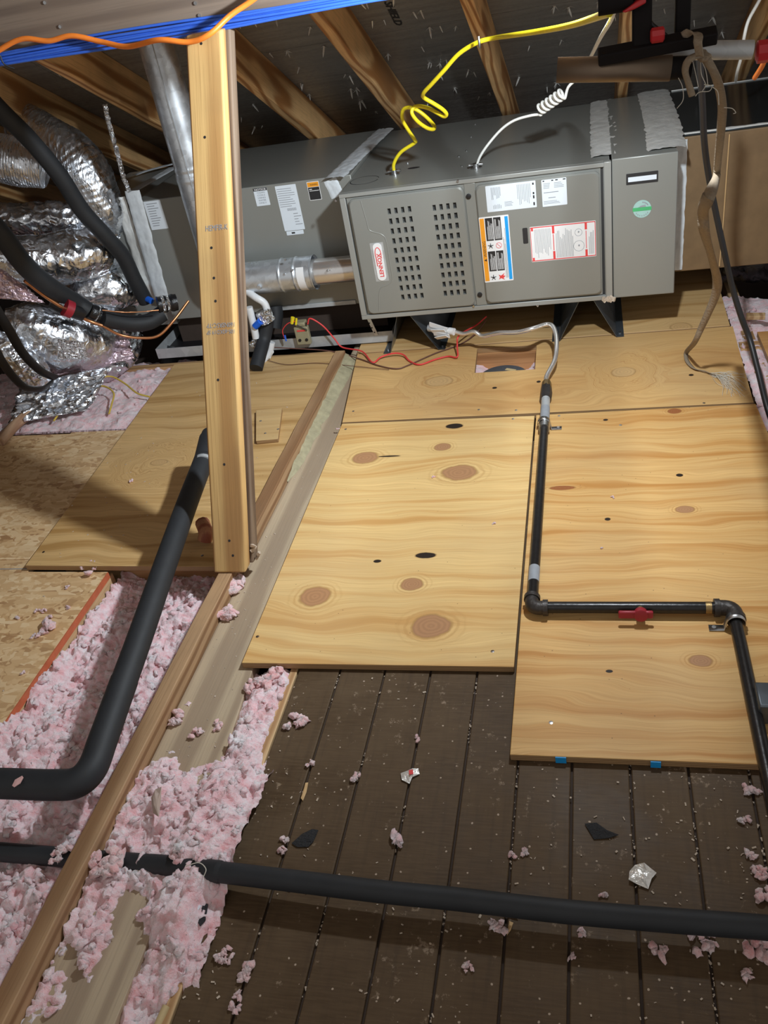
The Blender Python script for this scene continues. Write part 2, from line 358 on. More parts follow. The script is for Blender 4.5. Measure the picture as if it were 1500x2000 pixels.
def link(name, me, parent=None, bevel=0.0, kind=None, label=None, seg=2):
    o = bpy.data.objects.new(name, me); col.objects.link(o)
    if parent is not None:
        o.parent = parent
        off = Vector((0, 0, 0)); p = parent
        while p is not None: off += p.location; p = p.parent
        o.location = -off
    if bevel:
        b = o.modifiers.new('bevel', 'BEVEL'); b.width = bevel; b.segments = seg; b.limit_method = 'ANGLE'; b.angle_limit = math.radians(40)
    if kind: o['kind'] = kind
    if label: o['label'] = label
    return o
def thing(name, label, cat, loc=(0, 0, 0), group=None):
    o = bpy.data.objects.new(name, None); o.empty_display_size = 0.05; col.objects.link(o); o.location = loc
    o['label'] = label; o['category'] = cat
    if group: o['group'] = group
    return o
def tag(o, label, cat, group=None, kind=None):
    o['label'] = label; o['category'] = cat
    if group: o['group'] = group
    if kind: o['kind'] = kind
    return o
def smooth_path(pts, n=10):
    pts = [Vector(p) for p in pts]; P = [pts[0] * 2 - pts[1]] + pts + [pts[-1] * 2 - pts[-2]]; out = []
    for i in range(1, len(P) - 2):
        a, b, c, d = P[i - 1:i + 3]
        for k in range(n):
            t = k / n
            out.append(0.5 * ((2 * b) + (c - a) * t + (2 * a - 5 * b + 4 * c - d) * t * t + (3 * b - 3 * c + d - a) * t ** 3))
    out.append(pts[-1]); return out
def cable(pts, r, mat, name, parent=None, n=10, seg=8, flat=1.0, **k):
    return MB().tube(smooth_path(pts, n), r, seg, flat=flat).build(name, mat, parent, smooth=60, **k)
def nz(p, s=1.0): return noise.noise(Vector(p) * s)
def rot_box(c, half, R, mb, mi=0):
    vs = [Vector(c) + R @ Vector((sx * half[0], sy * half[1], sz * half[2])) for sz in (-1, 1) for sx, sy in ((-1, -1), (1, -1), (1, 1), (-1, 1))]
    return mb.hexa(vs[:4], vs[4:], mi)

_fc = {}
def text_geo(txt, bold=0.0):
    """flat outline mesh of a word in a unit box (0..1, 0..1) plus its aspect"""
    if txt in _fc: return _fc[txt]
    cu = bpy.data.curves.new('t', 'FONT'); cu.body = txt; cu.resolution_u = 2; cu.offset = bold; cu.align_x = 'CENTER'; cu.space_line = 0.95
    o = bpy.data.objects.new('t', cu); col.objects.link(o)
    dg = bpy.context.evaluated_depsgraph_get(); me = bpy.data.meshes.new_from_object(o.evaluated_get(dg))
    vs = [v.co.copy() for v in me.vertices]; fs = [tuple(p.vertices) for p in me.polygons]
    bpy.data.objects.remove(o); bpy.data.curves.remove(cu); bpy.data.meshes.remove(me)
    x0 = min(v.x for v in vs); x1 = max(v.x for v in vs); y0 = min(v.y for v in vs); y1 = max(v.y for v in vs)
    vs = [((v.x - x0) / (x1 - x0), (v.y - y0) / (y1 - y0)) for v in vs]
    _fc[txt] = (vs, fs); return _fc[txt]
def put_text(mb, txt, o, U, V, mi=0):
    """text filling the parallelogram o, o+U (reading), o+V (up)"""
    vs, fs = text_geo(txt, 0.028 if txt in ('LENNOX', 'SHIELD', 'NOTICE') else 0.0); o = Vector(o); U = Vector(U); V = Vector(V)
    mb.add([o + U * a + V * b for a, b in vs], fs, mi); return mb

# ================================================================ SETTING
# base under everything (attic ceiling boards of the room below)
fl = MB().box(-4.2, 1.6, -0.6, 5.2, -0.20, -0.16).build('floor', M['void'], kind='structure')
gx = [-0.570, -0.466, -0.3635, -0.2625, -0.1625, -0.0630, 0.0410, 0.1420, 0.2440, 0.3460, 0.4480]
gx = [-0.665] + gx[0:] if False else [-0.665, -0.567, -0.465, -0.3635, -0.2625, -0.1625, -0.0630, 0.0410, 0.1420, 0.2440, 0.3460, 0.4480, 0.55]
for i in range(len(gx) - 1):
    a, b = gx[i] + 0.0022, gx[i + 1] - 0.0022
    dz = random.uniform(-0.0012, 0.0)
    mb = MB(); mb.box(a, b, 0.10, 2.2, -0.019, dz)
    mb.build('plank', M['plank'], fl, bevel=0.0022)
# tongues that lie in the grooves between the planks
for i in range(1, len(gx) - 1):
    MB().box(gx[i] - 0.004, gx[i] + 0.004, 0.10, 2.2, -0.018, -0.008).build('plank_tongue', M['void'], fl)
jo = m_lumber('joist_pine', 'Y', (0.42, 0.24, 0.11), (0.66, 0.45, 0.24), 2.0)
jox = m_lumber('blocking_pine', 'X', (0.42, 0.22, 0.10), (0.62, 0.38, 0.18), 2.5)
MB().box(-0.684, -0.667, 0.10, 1.9, -0.15, -0.002).build('joist', jo, fl, bevel=0.002)
for x in (-0.52, 0.10, 0.50, 1.0): MB().box(x - 0.019, x + 0.019, 0.05, 3.9, -0.16, -0.0205).build('joist', jo, fl)
MB().box(-1.50, -0.96, 1.66, 1.70, -0.12, -0.002).build('joist', jox, fl, bevel=0.002)
MB().box(-1.90, -0.96, 2.905, 2.943, -0.12, -0.002).build('joist', jox, fl, bevel=0.002)
MB().box(-1.345, -1.318, 0.1, 1.62, -0.14, -0.0175).build('joist', jo, fl, bevel=0.002)
MB().box(0.46, 0.62, 2.74, 2.80, -0.12, -0.012).build('joist', jox, fl, bevel=0.002)

# ceiling: roof deck with rafters and nails
ce = bpy.data.objects.new('ceiling', None)
dk = MB()
def roofbox(mb, x0, x1, y0, y1, o0, o1, mi=0):
    n = Vector((0, math.sin(PITCH), math.cos(PITCH)))
    def P(x, y, o):
        return Vector((x, y, roof_z(y))) + n * o
    return mb.hexa([P(x0, y0, o0), P(x1, y0, o0), P(x1, y1, o0), P(x0, y1, o0)], [P(x0, y0, o1), P(x1, y0, o1), P(x1, y1, o1), P(x0, y1, o1)], mi)
for a, b in ((-4.2, -1.9), (-1.897, 0.54), (0.543, 1.6)):
    roofbox(dk, a, b, -0.3, 3.20, 0.14, 0.152); roofbox(dk, a, b, 3.203, 5.18, 0.14, 0.152); 
ceiling = dk.build('ceiling', M['deck'], kind='structure')
RX = [-3.32, -2.90, -2.48, -2.05, -1.665, -1.168, -0.775, -0.352, 0.10, 0.53, 0.96, 1.38]
for i, x in enumerate(RX):
    # growth rings follow each rafter: local frame, rotated to the pitch
    y0, y1 = -0.2, 4.80
    Lr = (y1 - y0) / math.cos(PITCH)
    me = MB().box(0, Lr, -0.019, 0.019, 0, 0.14)
    bpy_o = me.build('rafter', M['roofwood'], None, bevel=0.003)
    R = Matrix(((0, 1, 0), (math.cos(PITCH), 0, math.sin(PITCH)), (-math.sin(PITCH), 0, math.cos(PITCH))))
    # shift ring pattern along each board
    sh = i * 0.83
    for vv in bpy_o.data.vertices: vv.co.x += sh
    bpy_o.parent = ceiling
    bpy_o.matrix_basis = Matrix.Translation(Vector((x + 0.019, y0, roof_z(y0))) - R @ Vector((sh, 0, 0))) @ R.to_4x4()
nm = MB()
nm.tube([(0, 0, 0), (0, 0, -0.013), (0, 0, -0.020)], [0.0022, 0.0018, 0.0003], 6)
for k in range(4):
    a = k * 1.6 + 0.4
    nm.add([(0.001, 0, 0), (0.012 * math.cos(a), 0.012 * math.sin(a), -0.005), (0.003 * math.cos(a + 0.7), 0.003 * math.sin(a + 0.7), -0.001)], [(0, 1, 2)])
no = nm.build('roofing_nail', M['nail'], None, smooth=0); nmesh = no.data; bpy.data.objects.remove(no)
rn = Vector((0, math.sin(PITCH), math.cos(PITCH)))
rr = random.Random(3)
for i in range(230):
    x = rr.uniform(-1.9, 0.65); row = rr.choice([2.55, 2.68, 2.82, 2.95, 3.09, 3.22, 3.36, 3.5, 3.63, 3.77, 3.9]); y = row + rr.uniform(-0.02, 0.02)
    if any(-0.01 < x - q < 0.05 for q in RX): continue
    o = link('roofing_nail', nmesh, ceiling); o.location = Vector((x, y, roof_z(y))) + rn * 0.139
    o.rotation_euler = (-PITCH + rr.uniform(-.3, .3), rr.uniform(-.3, .3), rr.uniform(0, 6)); sc = rr.uniform(0.7, 2.0); o.scale = (sc,) * 3
# lettering on the deck
tm = MB(); p0 = at_roof(749, 4, 0.1385); p1 = at_roof(772, 50, 0.1385); pu = at_roof(772, 4, 0.1385)
put_text(tm, 'SHIELD', p0, p1 - p0, (pu - p0) * 0.75); tm.build('printed_lettering', M['ink'], ceiling, smooth=0)
# vertical plywood sheet at the right rear, and left end
wr = MB().box(0.66, 1.60, 3.36, 3.375, -0.15, roof_z(3.4) + 0.1).build('wall_right', m_ply('golden_ply', seed=4.0, lo=(0.36, 0.20, 0.05), hi=(0.52, 0.33, 0.10)), kind='structure')
wl = MB().box(-4.2, -4.16, -0.6, 5.0, -0.16, 2.8).build('wall_left', M['void'], kind='structure')

# ================================================================ SHEETS ON THE FLOOR
def knot(u, v, ru, rv, kind='knot', z=0.018):
    c = at(u, v, z=z); return (c.x, c.y, abs(at(u + ru, v, z=z).x - c.x), abs(at(u, v - rv, z=z).y - c.y), kind)
def sheet(name, label, corners, z1, th, mat, cat='plywood sheet', bevel=0.0015):
    pts = [Vector((p[0], p[1], z1)) for p in corners]
    o = MB().prism(pts, (0, 0, -th)).build(name, mat, bevel=bevel); return tag(o, label, cat)
def screws(parent, pts, z=0.0185):
    for u, v in pts:
        p = at(u, v, z=z); MB().tube([(p.x, p.y, z - 0.004), (p.x, p.y, z), (p.x, p.y, z + 0.0004)], [0.0042, 0.0042, 0.002], 10).build('screw', M['zinc'], parent)
ZP = 0.018
K = [knot(713, 894, 25, 11), knot(865, 873, 16, 7), knot(897, 923, 34, 14), knot(615, 1165, 29, 18), knot(805, 1141, 21, 12), knot(842, 1222, 38, 22),
     knot(887, 832, 17, 5, 'dark'), knot(831, 1085, 20, 6, 'dark'), knot(737, 1096, 8, 3, 'dark'), knot(760, 891, 22, 1.3, 'dark')]
pc = sheet('plywood_sheet', 'pale square-cut plywood sheet with six round knots, in the middle of the floor', [(-0.797, 1.256), (-0.1835, 1.262), (-0.190, 2.318), (-0.812, 2.330)], ZP, 0.017, m_ply('knotty_ply', K, 1.0, hi=(0.80, 0.58, 0.28), lo=(0.60, 0.35, 0.13), freq=30))
screws(pc, [(503, 1243), (962, 1272), (675, 838), (1002, 818)])
K2 = [knot(1337, 995, 18, 7), knot(1368, 1290, 22, 11), knot(1098, 953, 26, 4, 'red'), knot(1187, 1014, 6, 3, 'dark'), knot(1190, 1311, 7, 3, 'dark'), knot(1317, 803, 14, 5, 'red'), knot(1327, 928, 7, 3, 'dark'), knot(1183, 820, 5, 2, 'dark')]
pr = sheet('plywood_sheet', 'large orange-tinted plywood sheet under the black gas pipe', [(-0.1765, 1.036), (0.262, 1.040), (0.60, 1.05), (0.60, 1.6), (0.452, 2.10), (0.442, 2.322), (-0.1855, 2.322)], ZP, 0.017, m_ply('orange_ply', K2, 8.0, lo=(0.54, 0.27, 0.08), hi=(0.76, 0.50, 0.22), warp=0.07, freq=26))
screws(pr, [(1076, 1411), (1092, 812), (1212, 830)])
for a, b in ((1085, 1106), (1270, 1290)):   # blue ink marks on its front edge
    p, q = at(a, 1483, z=0.010), at(b, 1483, z=0.010)
    MB().box(p.x, q.x, 1.0345, 1.0365, 0.002, 0.0175).build('blue_paint_mark', M['blue_ink'], pr)
# back sheet with a rectangular hole
mb = MB()
xs = [0, 0.33, 0.525, 1]; ys = [0, 0.57, 0.925, 1]
c00, c10, c01, c11 = Vector((-0.812, 2.336, 0)), Vector((0.437, 2.329, 0)), Vector((-0.874, 2.852, 0)), Vector((0.448, 2.858, 0))
def bl(a, b): return (c00 * (1 - a) + c10 * a) * (1 - b) + (c01 * (1 - a) + c11 * a) * b
hl = [Vector((-0.418, 2.826, 0)), Vector((-0.206, 2.820, 0)), Vector((-0.203, 2.631, 0)), Vector((-0.408, 2.633, 0))]
G = [[bl(a, b) for a in xs] for b in ys]
G[2][1], G[2][2], G[1][2], G[1][1] = hl
vs = []; fs = []
for z in (ZP + 0.001, 0.001):
    for r in G:
        for p in r: vs.append((p.x, p.y, z))
for j in range(3):
    for i in range(3):
        if i == 1 and j == 1: continue
        a = j * 4 + i; fs.append((a, a + 1, a + 5, a + 4)); fs.append((16 + a, 16 + a + 4, 16 + a + 5, 16 + a + 1))
for a, b in [(0, 1), (1, 2), (2, 3), (3, 7), (7, 11), (11, 15), (15, 14), (14, 13), (13, 12), (12, 8), (8, 4), (4, 0), (5, 9), (9, 10), (10, 6), (6, 5)]: fs.append((a, b, b + 16, a + 16))
mb.add(vs, fs)
K3 = [knot(857, 745, 26, 9, 'pale'), knot(1218, 727, 24, 9, 'pale'), knot(966, 758, 5, 2, 'dark'), knot(1052, 746, 4, 2, 'dark'), knot(1350, 733, 5, 2, 'dark')]
pb = tag(mb.build('plywood_sheet', m_ply('swirly_ply', K3, 15.0, lo=(0.52, 0.29, 0.11), hi=(0.70, 0.46, 0.21), freq=14, warp=0.10, rings=[(*knot(857, 745, 85, 40)[:4], 'ring'), (*knot(1218, 727, 85, 45)[:4], 'ring')])), 'plywood sheet with a rectangular hole in front of the furnace legs', 'plywood sheet')
screws(pb, [(690, 803), (935, 800), (1008, 801), (1375, 787)], 0.0195)
pf = sheet('plywood_sheet', 'shaded plywood sheet lying farthest back under the raised furnace', [(-0.876, 2.858), (0.440, 2.864), (0.455, 3.75), (-0.90, 3.75)], ZP + 0.003, 0.017, m_ply('shaded_ply', [knot(1330, 640, 20, 8, 'pale')], 21.0, lo=(0.50, 0.30, 0.12), hi=(0.70, 0.48, 0.24)))
pl = sheet('plywood_sheet', 'long plywood sheet left of the wooden post, reaching to the drain pan', [(-1.578, 1.612), (-0.958, 1.600), (-0.958, 2.89), (-1.647, 2.882)], ZP, 0.017, m_ply('left_ply', [knot(310, 903, 16, 5, 'pale')], 30.0, lo=(0.46, 0.27, 0.10), hi=(0.72, 0.49, 0.24), warp=0.06, rings=[(*knot(310, 903, 95, 45)[:4], 'ring')]))
screws(pl, [(85, 1078), (395, 1085)])
c = [at(500, 862, z=0.03), at(543, 858, z=0.03), at(551, 798, z=0.03), at(500, 802, z=0.03)]
ps = sheet('plywood_scrap', 'small plywood offcut lying right behind the wooden post', c, 0.032, 0.013, m_ply('scrap_ply', (), 40.0, lo=(0.52, 0.33, 0.15), hi=(0.70, 0.50, 0.26)), 'wood scrap')
screws(ps, [(509, 822), (518, 846), (543, 838)], 0.0325)
ob = sheet('strand_board_sheet', 'flaky strand board sheet filling the left floor', [(-3.4, 0.3), (-1.318, 0.3), (-1.318, 1.604), (-1.575, 1.607), (-1.60, 2.385), (-3.4, 2.43)], 0.0, 0.017, M['osb'], 'board sheet')
# saw kerf/seam line and orange painted edge
e = MB(); e.box(-1.3178, -1.3145, 0.3, 1.60, -0.017, 0.0008); e.build('painted_edge', M['orange_paint'], ob, label='orange painted edge')
s1, s2 = at(0, 1112, z=0.0004), at(185, 1112, z=0.0004)
MB().prism([(-3.2, s1.y, 0.0003), (-1.33, s1.y, 0.0003), (-1.33, s1.y + 0.003, 0.0003), (-3.2, s1.y + 0.003, 0.0003)], (0, 0, 0.0004)).build('chalk_line', M['ink_soft'], ob)
seam2 = sheet('strand_board_strip', 'narrow strand board strip running under the long left plywood sheet', [(-1.86, 1.66), (-1.60, 1.66), (-1.62, 2.40), (-1.86, 2.405)], 0.0035, 0.003, M['osb'], 'board sheet')
pink_line = MB().tube([(-1.60, 2.392, 0.003), (-3.2, 2.428, 0.003)], 0.004, 6).build('batt_edge', M['film'], ob)

# ================================================================ TIMBERS
sbv = m_lumber('strongback_pine', 'Y', (0.25, 0.13, 0.06), (0.45, 0.28, 0.15), 3.0, 230, (-0.95, 0.20), dirt=0.35, cath=0.5)
sbf = m_lumber('weathered_flat_pine', 'Y', (0.32, 0.22, 0.13), (0.50, 0.38, 0.24), 5.0, 230, (-0.85, -0.06), grey=0.28, greyc=(0.42, 0.38, 0.32), cath=0.25)
# upright board in slightly wavy cut, one piece from the bottom of the picture to the furnace
mb = MB()
ys_ = [0.2 + i * 0.03 for i in range(0, 89)]
rows = []
for y in ys_:
    w1 = 0.0022 * nz((0, y * 6, 2)); w2 = 0.0022 * nz((3, y * 7, 2)); h = 0.043 + 0.003 * nz((5, y * 5, 0))
    rows.append([(-0.953 + w1, y, -0.15), (-0.915 + w2, y, -0.15), (-0.915 + w2, y, h), (-0.953 + w1, y, h)])
vs = [p for r in rows for p in r]; fs = [(i * 4 + k, i * 4 + (k + 1) % 4, i * 4 + 4 + (k + 1) % 4, i * 4 + 4 + k) for i in range(len(rows) - 1) for k in range(4)]
fs += [(0, 1, 2, 3), tuple(range(len(vs) - 4, len(vs)))]
mb.add(vs, fs)
sbo = tag(mb.build('floor_timber', sbv, bevel=0.002), 'brown board set on edge, running from the bottom left corner to the drain pan', 'timber')
fb = tag(MB().prism([(-0.914, 0.20, 0.0), (-0.755, 0.20, 0.0), (-0.758, 1.03, 0.0), (-0.80, 1.62, 0.0), (-0.8145, 2.33, 0.0), (-0.876, 3.02, 0.0), (-0.914, 3.02, 0)], (0, 0, -0.036)).build('floor_timber', sbf, bevel=0.002), 'greyed flat board lying along the on-edge board', 'timber')
# hardened foam squeezed along the boards
mb = MB(); N = 46
vs = []; fs = []
for i in range(N):
    y = 2.02 + (2.84 - 2.02) * i / (N - 1)
    env = min(1, (i + 1) / 5) * 1.0
    wd = (0.016 + 0.030 * (i / N) + 0.012 * nz((y * 18, 0, 0))) * env; hh = (0.012 + 0.016 * (i / N) + 0.008 * nz((y * 22, 3, 0))) * env
    for k in range(9):
        a = k / 8; q = math.sin(math.pi * (0.5 - a * 0.5))
        x = -0.915 + wd * a; z = 0.0005 + hh * (1 - a) ** 0.8 + 0.007 * abs(nz((x * 90, y * 90, 1))) * (a < 1)
        vs.append((x, y, z))
for i in range(N - 1):
    for k in range(8): fs.append((i * 9 + k, i * 9 + k + 1, i * 9 + 10 + k, i * 9 + 9 + k))
mb.add(vs, fs); mb.build('dried_foam_bead', M['foamglue'], fb, smooth=60)

# post: two boards fixed face to face, square to the roof slope
base = Vector((-0.964, 1.541, 0.045)); top = at(362, 70, z=1.185)
post = thing('wooden_post', 'leaning pale double post standing on the floor boards and holding up the grey beam', 'post', base)
LN = ((top.x - base.x) / (top.z - base.z), (top.y - base.y) / (top.z - base.z))
pfm = m_lumber('post_front_pine', 'Z', (0.42, 0.225, 0.08), (0.64, 0.41, 0.165), 11.0, 170, (base.x + 0.05, 1.46), dirt=0.2, cath=0.75, lean=LN)
pbm = m_lumber('post_rear_pine', 'Z', (0.075, 0.040, 0.022), (0.20, 0.14, 0.095), 12.0, 300, (-0.98, 1.60), dirt=0.35, grey=0.1, cath=0.6, lean=LN)
for k, (ya, yb, mt, tp) in enumerate(((0, 0.037, pfm, 0), (0.0385, 0.076, pbm, 0.0))):
    sx = 0.009 * k
    b = [base + Vector(q) for q in ((sx, ya, 0), (0.089 + sx, ya, 0), (0.089 + sx, yb, 0), (sx, yb, 0))]
    t = [top + Vector(q) for q in ((sx, ya, 0), (0.089 + sx, ya, 0), (0.089 + sx, yb, 0), (sx, yb, 0))]
    mb = MB(); mb.hexa(b, t); o = mb.build('board', mt, post, bevel=0.005, seg=3, label=('pale front board' if k == 0 else 'dark weathered rear board'))
def on_post(u, v):       # a point on the front face of the post
    d = ray(u, v); e1 = (top - base); e2 = Vector((1, 0, 0)); n = e1.cross(e2)
    return CAM + d * (n.dot(base - CAM) / n.dot(d)), n.normalized()
for (u, v) in ((393, 85), (400, 268), (413, 484), (418, 543), (421, 588), (426, 742), (438, 907), (448, 1056), (455, 1085)):
    p, n = on_post(u, v); n = n if n.y < 0 else -n
    MB().tube([p - n * 0.003, p + n * 0.0004], 0.0034, 8).build('nail_hole', M['ink'], post)
p, n = on_post(404, 645); q, _ = on_post(458, 642); r_, _ = on_post(404, 630); n = n if n.y < 0 else -n
mb = MB(); put_text(mb, '105-#2KD19 SP', q + n * 0.0006, p - q, (p - r_) * 0.6 )
p2, _ = on_post(404, 632); q2, _ = on_post(458, 629)
put_text(mb, '160NSR5C-TP', q2 + n * 0.0006, p2 - q2, (p - r_) * 0.6); mb.build('lumber_stamp', M['ink_soft'], post, smooth=0)
p2, _ = on_post(402, 452); q2, _ = on_post(445, 448); mb = MB()
put_text(mb, 'HEMFIR-K', p2 + n * 0.0006, q2 - p2, (r_ - p) * 0.7); mb.build('lumber_stamp', M['ink_soft'], post, smooth=0)
mb = MB(); pk = Vector((-0.862, 1.60, 0.045))
for k in range(5): mb.tube([pk + Vector((random.uniform(-.01, .01), random.uniform(-.01, .01), 0.01 * k)), pk + Vector((random.uniform(0, .02), random.uniform(-.02, .0), 0.01 * k + 0.008))], [0.006, 0.002], 5)
mb.build('white_putty', M['white_bit'], post, smooth=0)

# beam with the cable bundle along its lower edge
BY = 2.168
bm_m = m_lumber('weathered_beam_pine', 'X', (0.145, 0.100, 0.072), (0.25, 0.185, 0.135), 14.0, 150, (2.1, 1.55), grey=0.4, greyc=(0.21, 0.175, 0.15), dirt=0.25, cath=0.8)
beam = tag(MB().box(-4.1, 1.5, BY, BY + 0.115, 1.185, roof_z(BY + 0.115) - 0.002).build('beam', bm_m, bevel=0.004), 'greyed horizontal beam crossing the top left, carried by the post', 'beam')
for (u, v) in ((88, 5), (382, 6), (390, 30), (100, 108), (55, 117), (118, 52)):
    p = at(u, v, y=BY); MB().tube([(p.x, BY + 0.002, p.z), (p.x, BY - 0.003, p.z)], 0.004, 8).build('nail_head', M['zinc'], beam)
bl_t = thing('cable_bundle', 'bundle of blue data cables running along the lower edge of the beam', 'cable', at(0, 118, y=BY - 0.01))
for k in range(6):
    pts = []
    for i in range(0, 15):
        u = -180 + i * 80; f = (u + 180) / 1100
        vmid = 118 - (u / 720.0) * 128 if u < 380 else 118 - (380 / 720) * 128 - (u - 380) * 0.165
        sp = (k - 2.5) * (5.0 + 1.6 * math.sin(u / 120 + k)) 
        pts.append(at(u, vmid + sp, y=BY - 0.008 - 0.004 * (k % 2)))
    cable(pts, 0.0034, M['blue'], 'cable', bl_t, seg=7)
oc = tag(cable([at(u, v, y=BY - (0.085 if 300 < u < 420 else 0.05 if 240 < u < 460 else 0.03)) for u, v in ((-60, 140), (0, 97), (45, 76), (95, 80), (140, 70), (200, 82), (250, 91), (310, 78), (370, 82), (410, 66), (450, 30), (500, -5), (560, -60))], 0.0062, M['orange'], 'extension_cord', seg=10), 'orange extension cord sagging across the grey beam', 'cord')
tag(cable([at(0, 108, y=BY - 0.02), at(8, 125, y=BY - 0.02), at(28, 134, y=BY - 0.01)], 0.002, M['black'], 'cable_tie'), 'black tie hanging at the left end of the blue cables', 'cable tie')

# ================================================================ FURNACE
FY = 2.815; FX0, FX1, FZ0, FZ1 = -0.820, 0.052, 0.168, 0.612
fu = thing('furnace', 'grey horizontal gas furnace with two doors, raised on metal legs', 'furnace', (-0.38, 3.2, FZ0))
MB().box(FX0, FX1, FY + 0.022, 3.71, FZ0, FZ1).build('casing', M['cab'], fu, bevel=0.003)
fr = MB()
fr.box(FX0, FX1, FY, FY + 0.021, FZ1 - 0.013, FZ1); fr.box(FX0, FX1, FY, FY + 0.021, FZ0, FZ0 + 0.016)
fr.box(FX0, FX0 + 0.020, FY, FY + 0.021, FZ0 + 0.016, FZ1 - 0.013); fr.box(FX1 - 0.020, FX1, FY + 0.004, FY + 0.021, FZ0 + 0.016, FZ1 - 0.013)
fr.build('front_frame', M['cab_light'], fu, bevel=0.0015)
MB().box(FX0 + 0.0201, FX1 - 0.0201, FY + 0.0185, FY + 0.0215, FZ0 + 0.0161, FZ1 - 0.0131).build('shadow_gap', M['cab_dark'], fu)
def rrect(x0, x1, z0, z1, r, n=5):
    pts = []
    for cx, cz, a0 in ((x1 - r, z1 - r, 0), (x0 + r, z1 - r, 90), (x0 + r, z0 + r, 180), (x1 - r, z0 + r, 270)):
        for k in range(n + 1):
            a = math.radians(a0 + 90 * k / n); pts.append((cx + r * math.cos(a), cz + r * math.sin(a)))
    return pts
def panel(x0, x1, z0, z1, r, yb, yf, inset=0.010):
    """pressed panel: flange + raised face"""
    mb = MB(); ra = [(x, yb, z) for x, z in rrect(x0, x1, z0, z1, r)]
    rb = [(x, yf + 0.004, z) for x, z in rrect(x0, x1, z0, z1, r)]
    rc = [(x, yf, z) for x, z in rrect(x0 + 0.004, x1 - 0.004, z0 + 0.004, z1 - 0.004, r)]
    n = len(ra); vs = ra + rb + rc; fs = [tuple(range(n)), tuple(range(2 * n, 3 * n))]
    for L in (0, 1): fs += [(L * n + i, L * n + (i + 1) % n, (L + 1) * n + (i + 1) % n, (L + 1) * n + i) for i in range(n)]
    return mb.add(vs, fs)
# the flange strip between the two doors
MB().box(-0.402, -0.366, FY + 0.003, FY + 0.018, FZ0 + 0.017, FZ1 - 0.014).build('centre_strip', M['cab'], fu, bevel=0.001)
MB().box(FX0 + 0.0225, -0.402, FY + 0.006, FY + 0.018, FZ0 + 0.018, FZ1 - 0.015).build('door_flange', M['cab'], fu, bevel=0.001)
MB().box(-0.366, FX1 - 0.028, FY + 0.006, FY + 0.018, FZ0 + 0.018, FZ1 - 0.015).build('door_flange', M['cab'], fu, bevel=0.001)
MB().box(FX1 - 0.028, FX1 - 0.020, FY + 0.010, FY + 0.018, FZ0 + 0.02, FZ1 - 0.015).build('shadow_gap', M['cab_dark'], fu)
DY = FY - 0.008     # door face plane
ldoor = panel(-0.790, -0.405, 0.189, 0.593, 0.018, FY + 0.0055, DY).build('louvred_door', M['cab'], fu)
# cut the slots
cut = MB(); slots = []
for g0, g1 in (((762, 413), (805, 407)), ((850, 401), (893, 396))):
    pass
def fp(u, v): p = at(u, v, y=DY); return p.x, p.z
GA = [(762, 413), (801, 408), (785, 581), (823, 577)]   # first group corner slots (TL, TR, BL, BR)
GB = [(850, 406), (890, 401), (868, 573), (906, 570)]
for g in (GA, GB):
    q = [fp(*c_) for c_ in g]
    x0 = (q[0][0] + q[2][0]) / 2; x1 = (q[1][0] + q[3][0]) / 2; z1 = (q[0][1] + q[1][1]) / 2; z0 = (q[2][1] + q[3][1]) / 2
    for r in range(10):
        for c_ in range(4):
            x = x0 + (x1 - x0) * c_ / 3; z = z1 + (z0 - z1) * r / 9; slots.append((x, z))
            cut.box(x - 0.0053, x + 0.0053, DY - 0.01, DY + 0.030, z - 0.0095, z + 0.0095)
co = cut.build('cutter', M['cab_dark'], None, smooth=0)
bo = ldoor.modifiers.new('b', 'BOOLEAN'); bo.object = co; bo.operation = 'DIFFERENCE'; bo.solver = 'EXACT'
dg = bpy.context.evaluated_depsgraph_get(); nm_ = bpy.data.meshes.new_from_object(ldoor.evaluated_get(dg))
ldoor.modifiers.clear(); old = ldoor.data; ldoor.data = nm_; bpy.data.objects.remove(co)
ldoor.data.materials.clear(); ldoor.data.materials.append(M['cab'])
mb = MB()
for x, z in slots: mb.box(x - 0.0052, x + 0.0052, FY + 0.0035, FY + 0.0052, z - 0.0094, z + 0.0094)
mb.build('slot_backing', M['cab_dark'], ldoor, smooth=0, kind='stuff')  # near-black backing plates paint the shade seen inside the slots
rdoor = panel(-0.366, 0.021, 0.193, 0.590, 0.018, FY + 0.0055, DY).build('blower_door', M['cab'], fu)
# pressed ridge on the louvred door
pts = [(*fp(704, 392),), fp(716, 432), fp(722, 450), fp(745, 458), fp(754, 470), fp(760, 505), fp(766, 545), fp(758, 556), fp(742, 566), fp(740, 608)]
MB().tube(smooth_path([Vector((x, DY + 0.0012, z)) for x, z in pts], 5), 0.0022, 8).build('pressed_ridge', M['cab'], ldoor, smooth=60)
# badge
def plate(px4, Y, d0, d1, mat, name, parent, r=0.002, label=None):
    q = [at(u, v, y=Y) for u, v in px4]
    x0 = (q[0].x + q[3].x) / 2; x1 = (q[1].x + q[2].x) / 2; z1 = (q[0].z + q[1].z) / 2; z0 = (q[2].z + q[3].z) / 2
    mb = MB(); mb.prism([(x, Y - d0, z) for x, z in rrect(x0, x1, z0, z1, min(r, (x1 - x0) / 2.05), 4)], (0, d0 - d1, 0))
    o = mb.build(name, mat, parent, smooth=30, label=label); return o, (x0, x1, z0, z1)
bp, _ = plate([(722, 474), (748, 474), (760, 549), (734, 549)], DY, 0.0, 0.0008, M['galv_dull'], 'badge_recess', ldoor)
bd, (bx0, bx1, bz0, bz1) = plate([(726, 475), (742, 475), (758, 547), (740, 547)], DY, 0.0008, 0.0035, M['paper_w'], 'name_badge', ldoor, r=0.014, label='white oval badge reading LENNOX')
mb = MB(); W = bx1 - bx0; Hh = bz1 - bz0
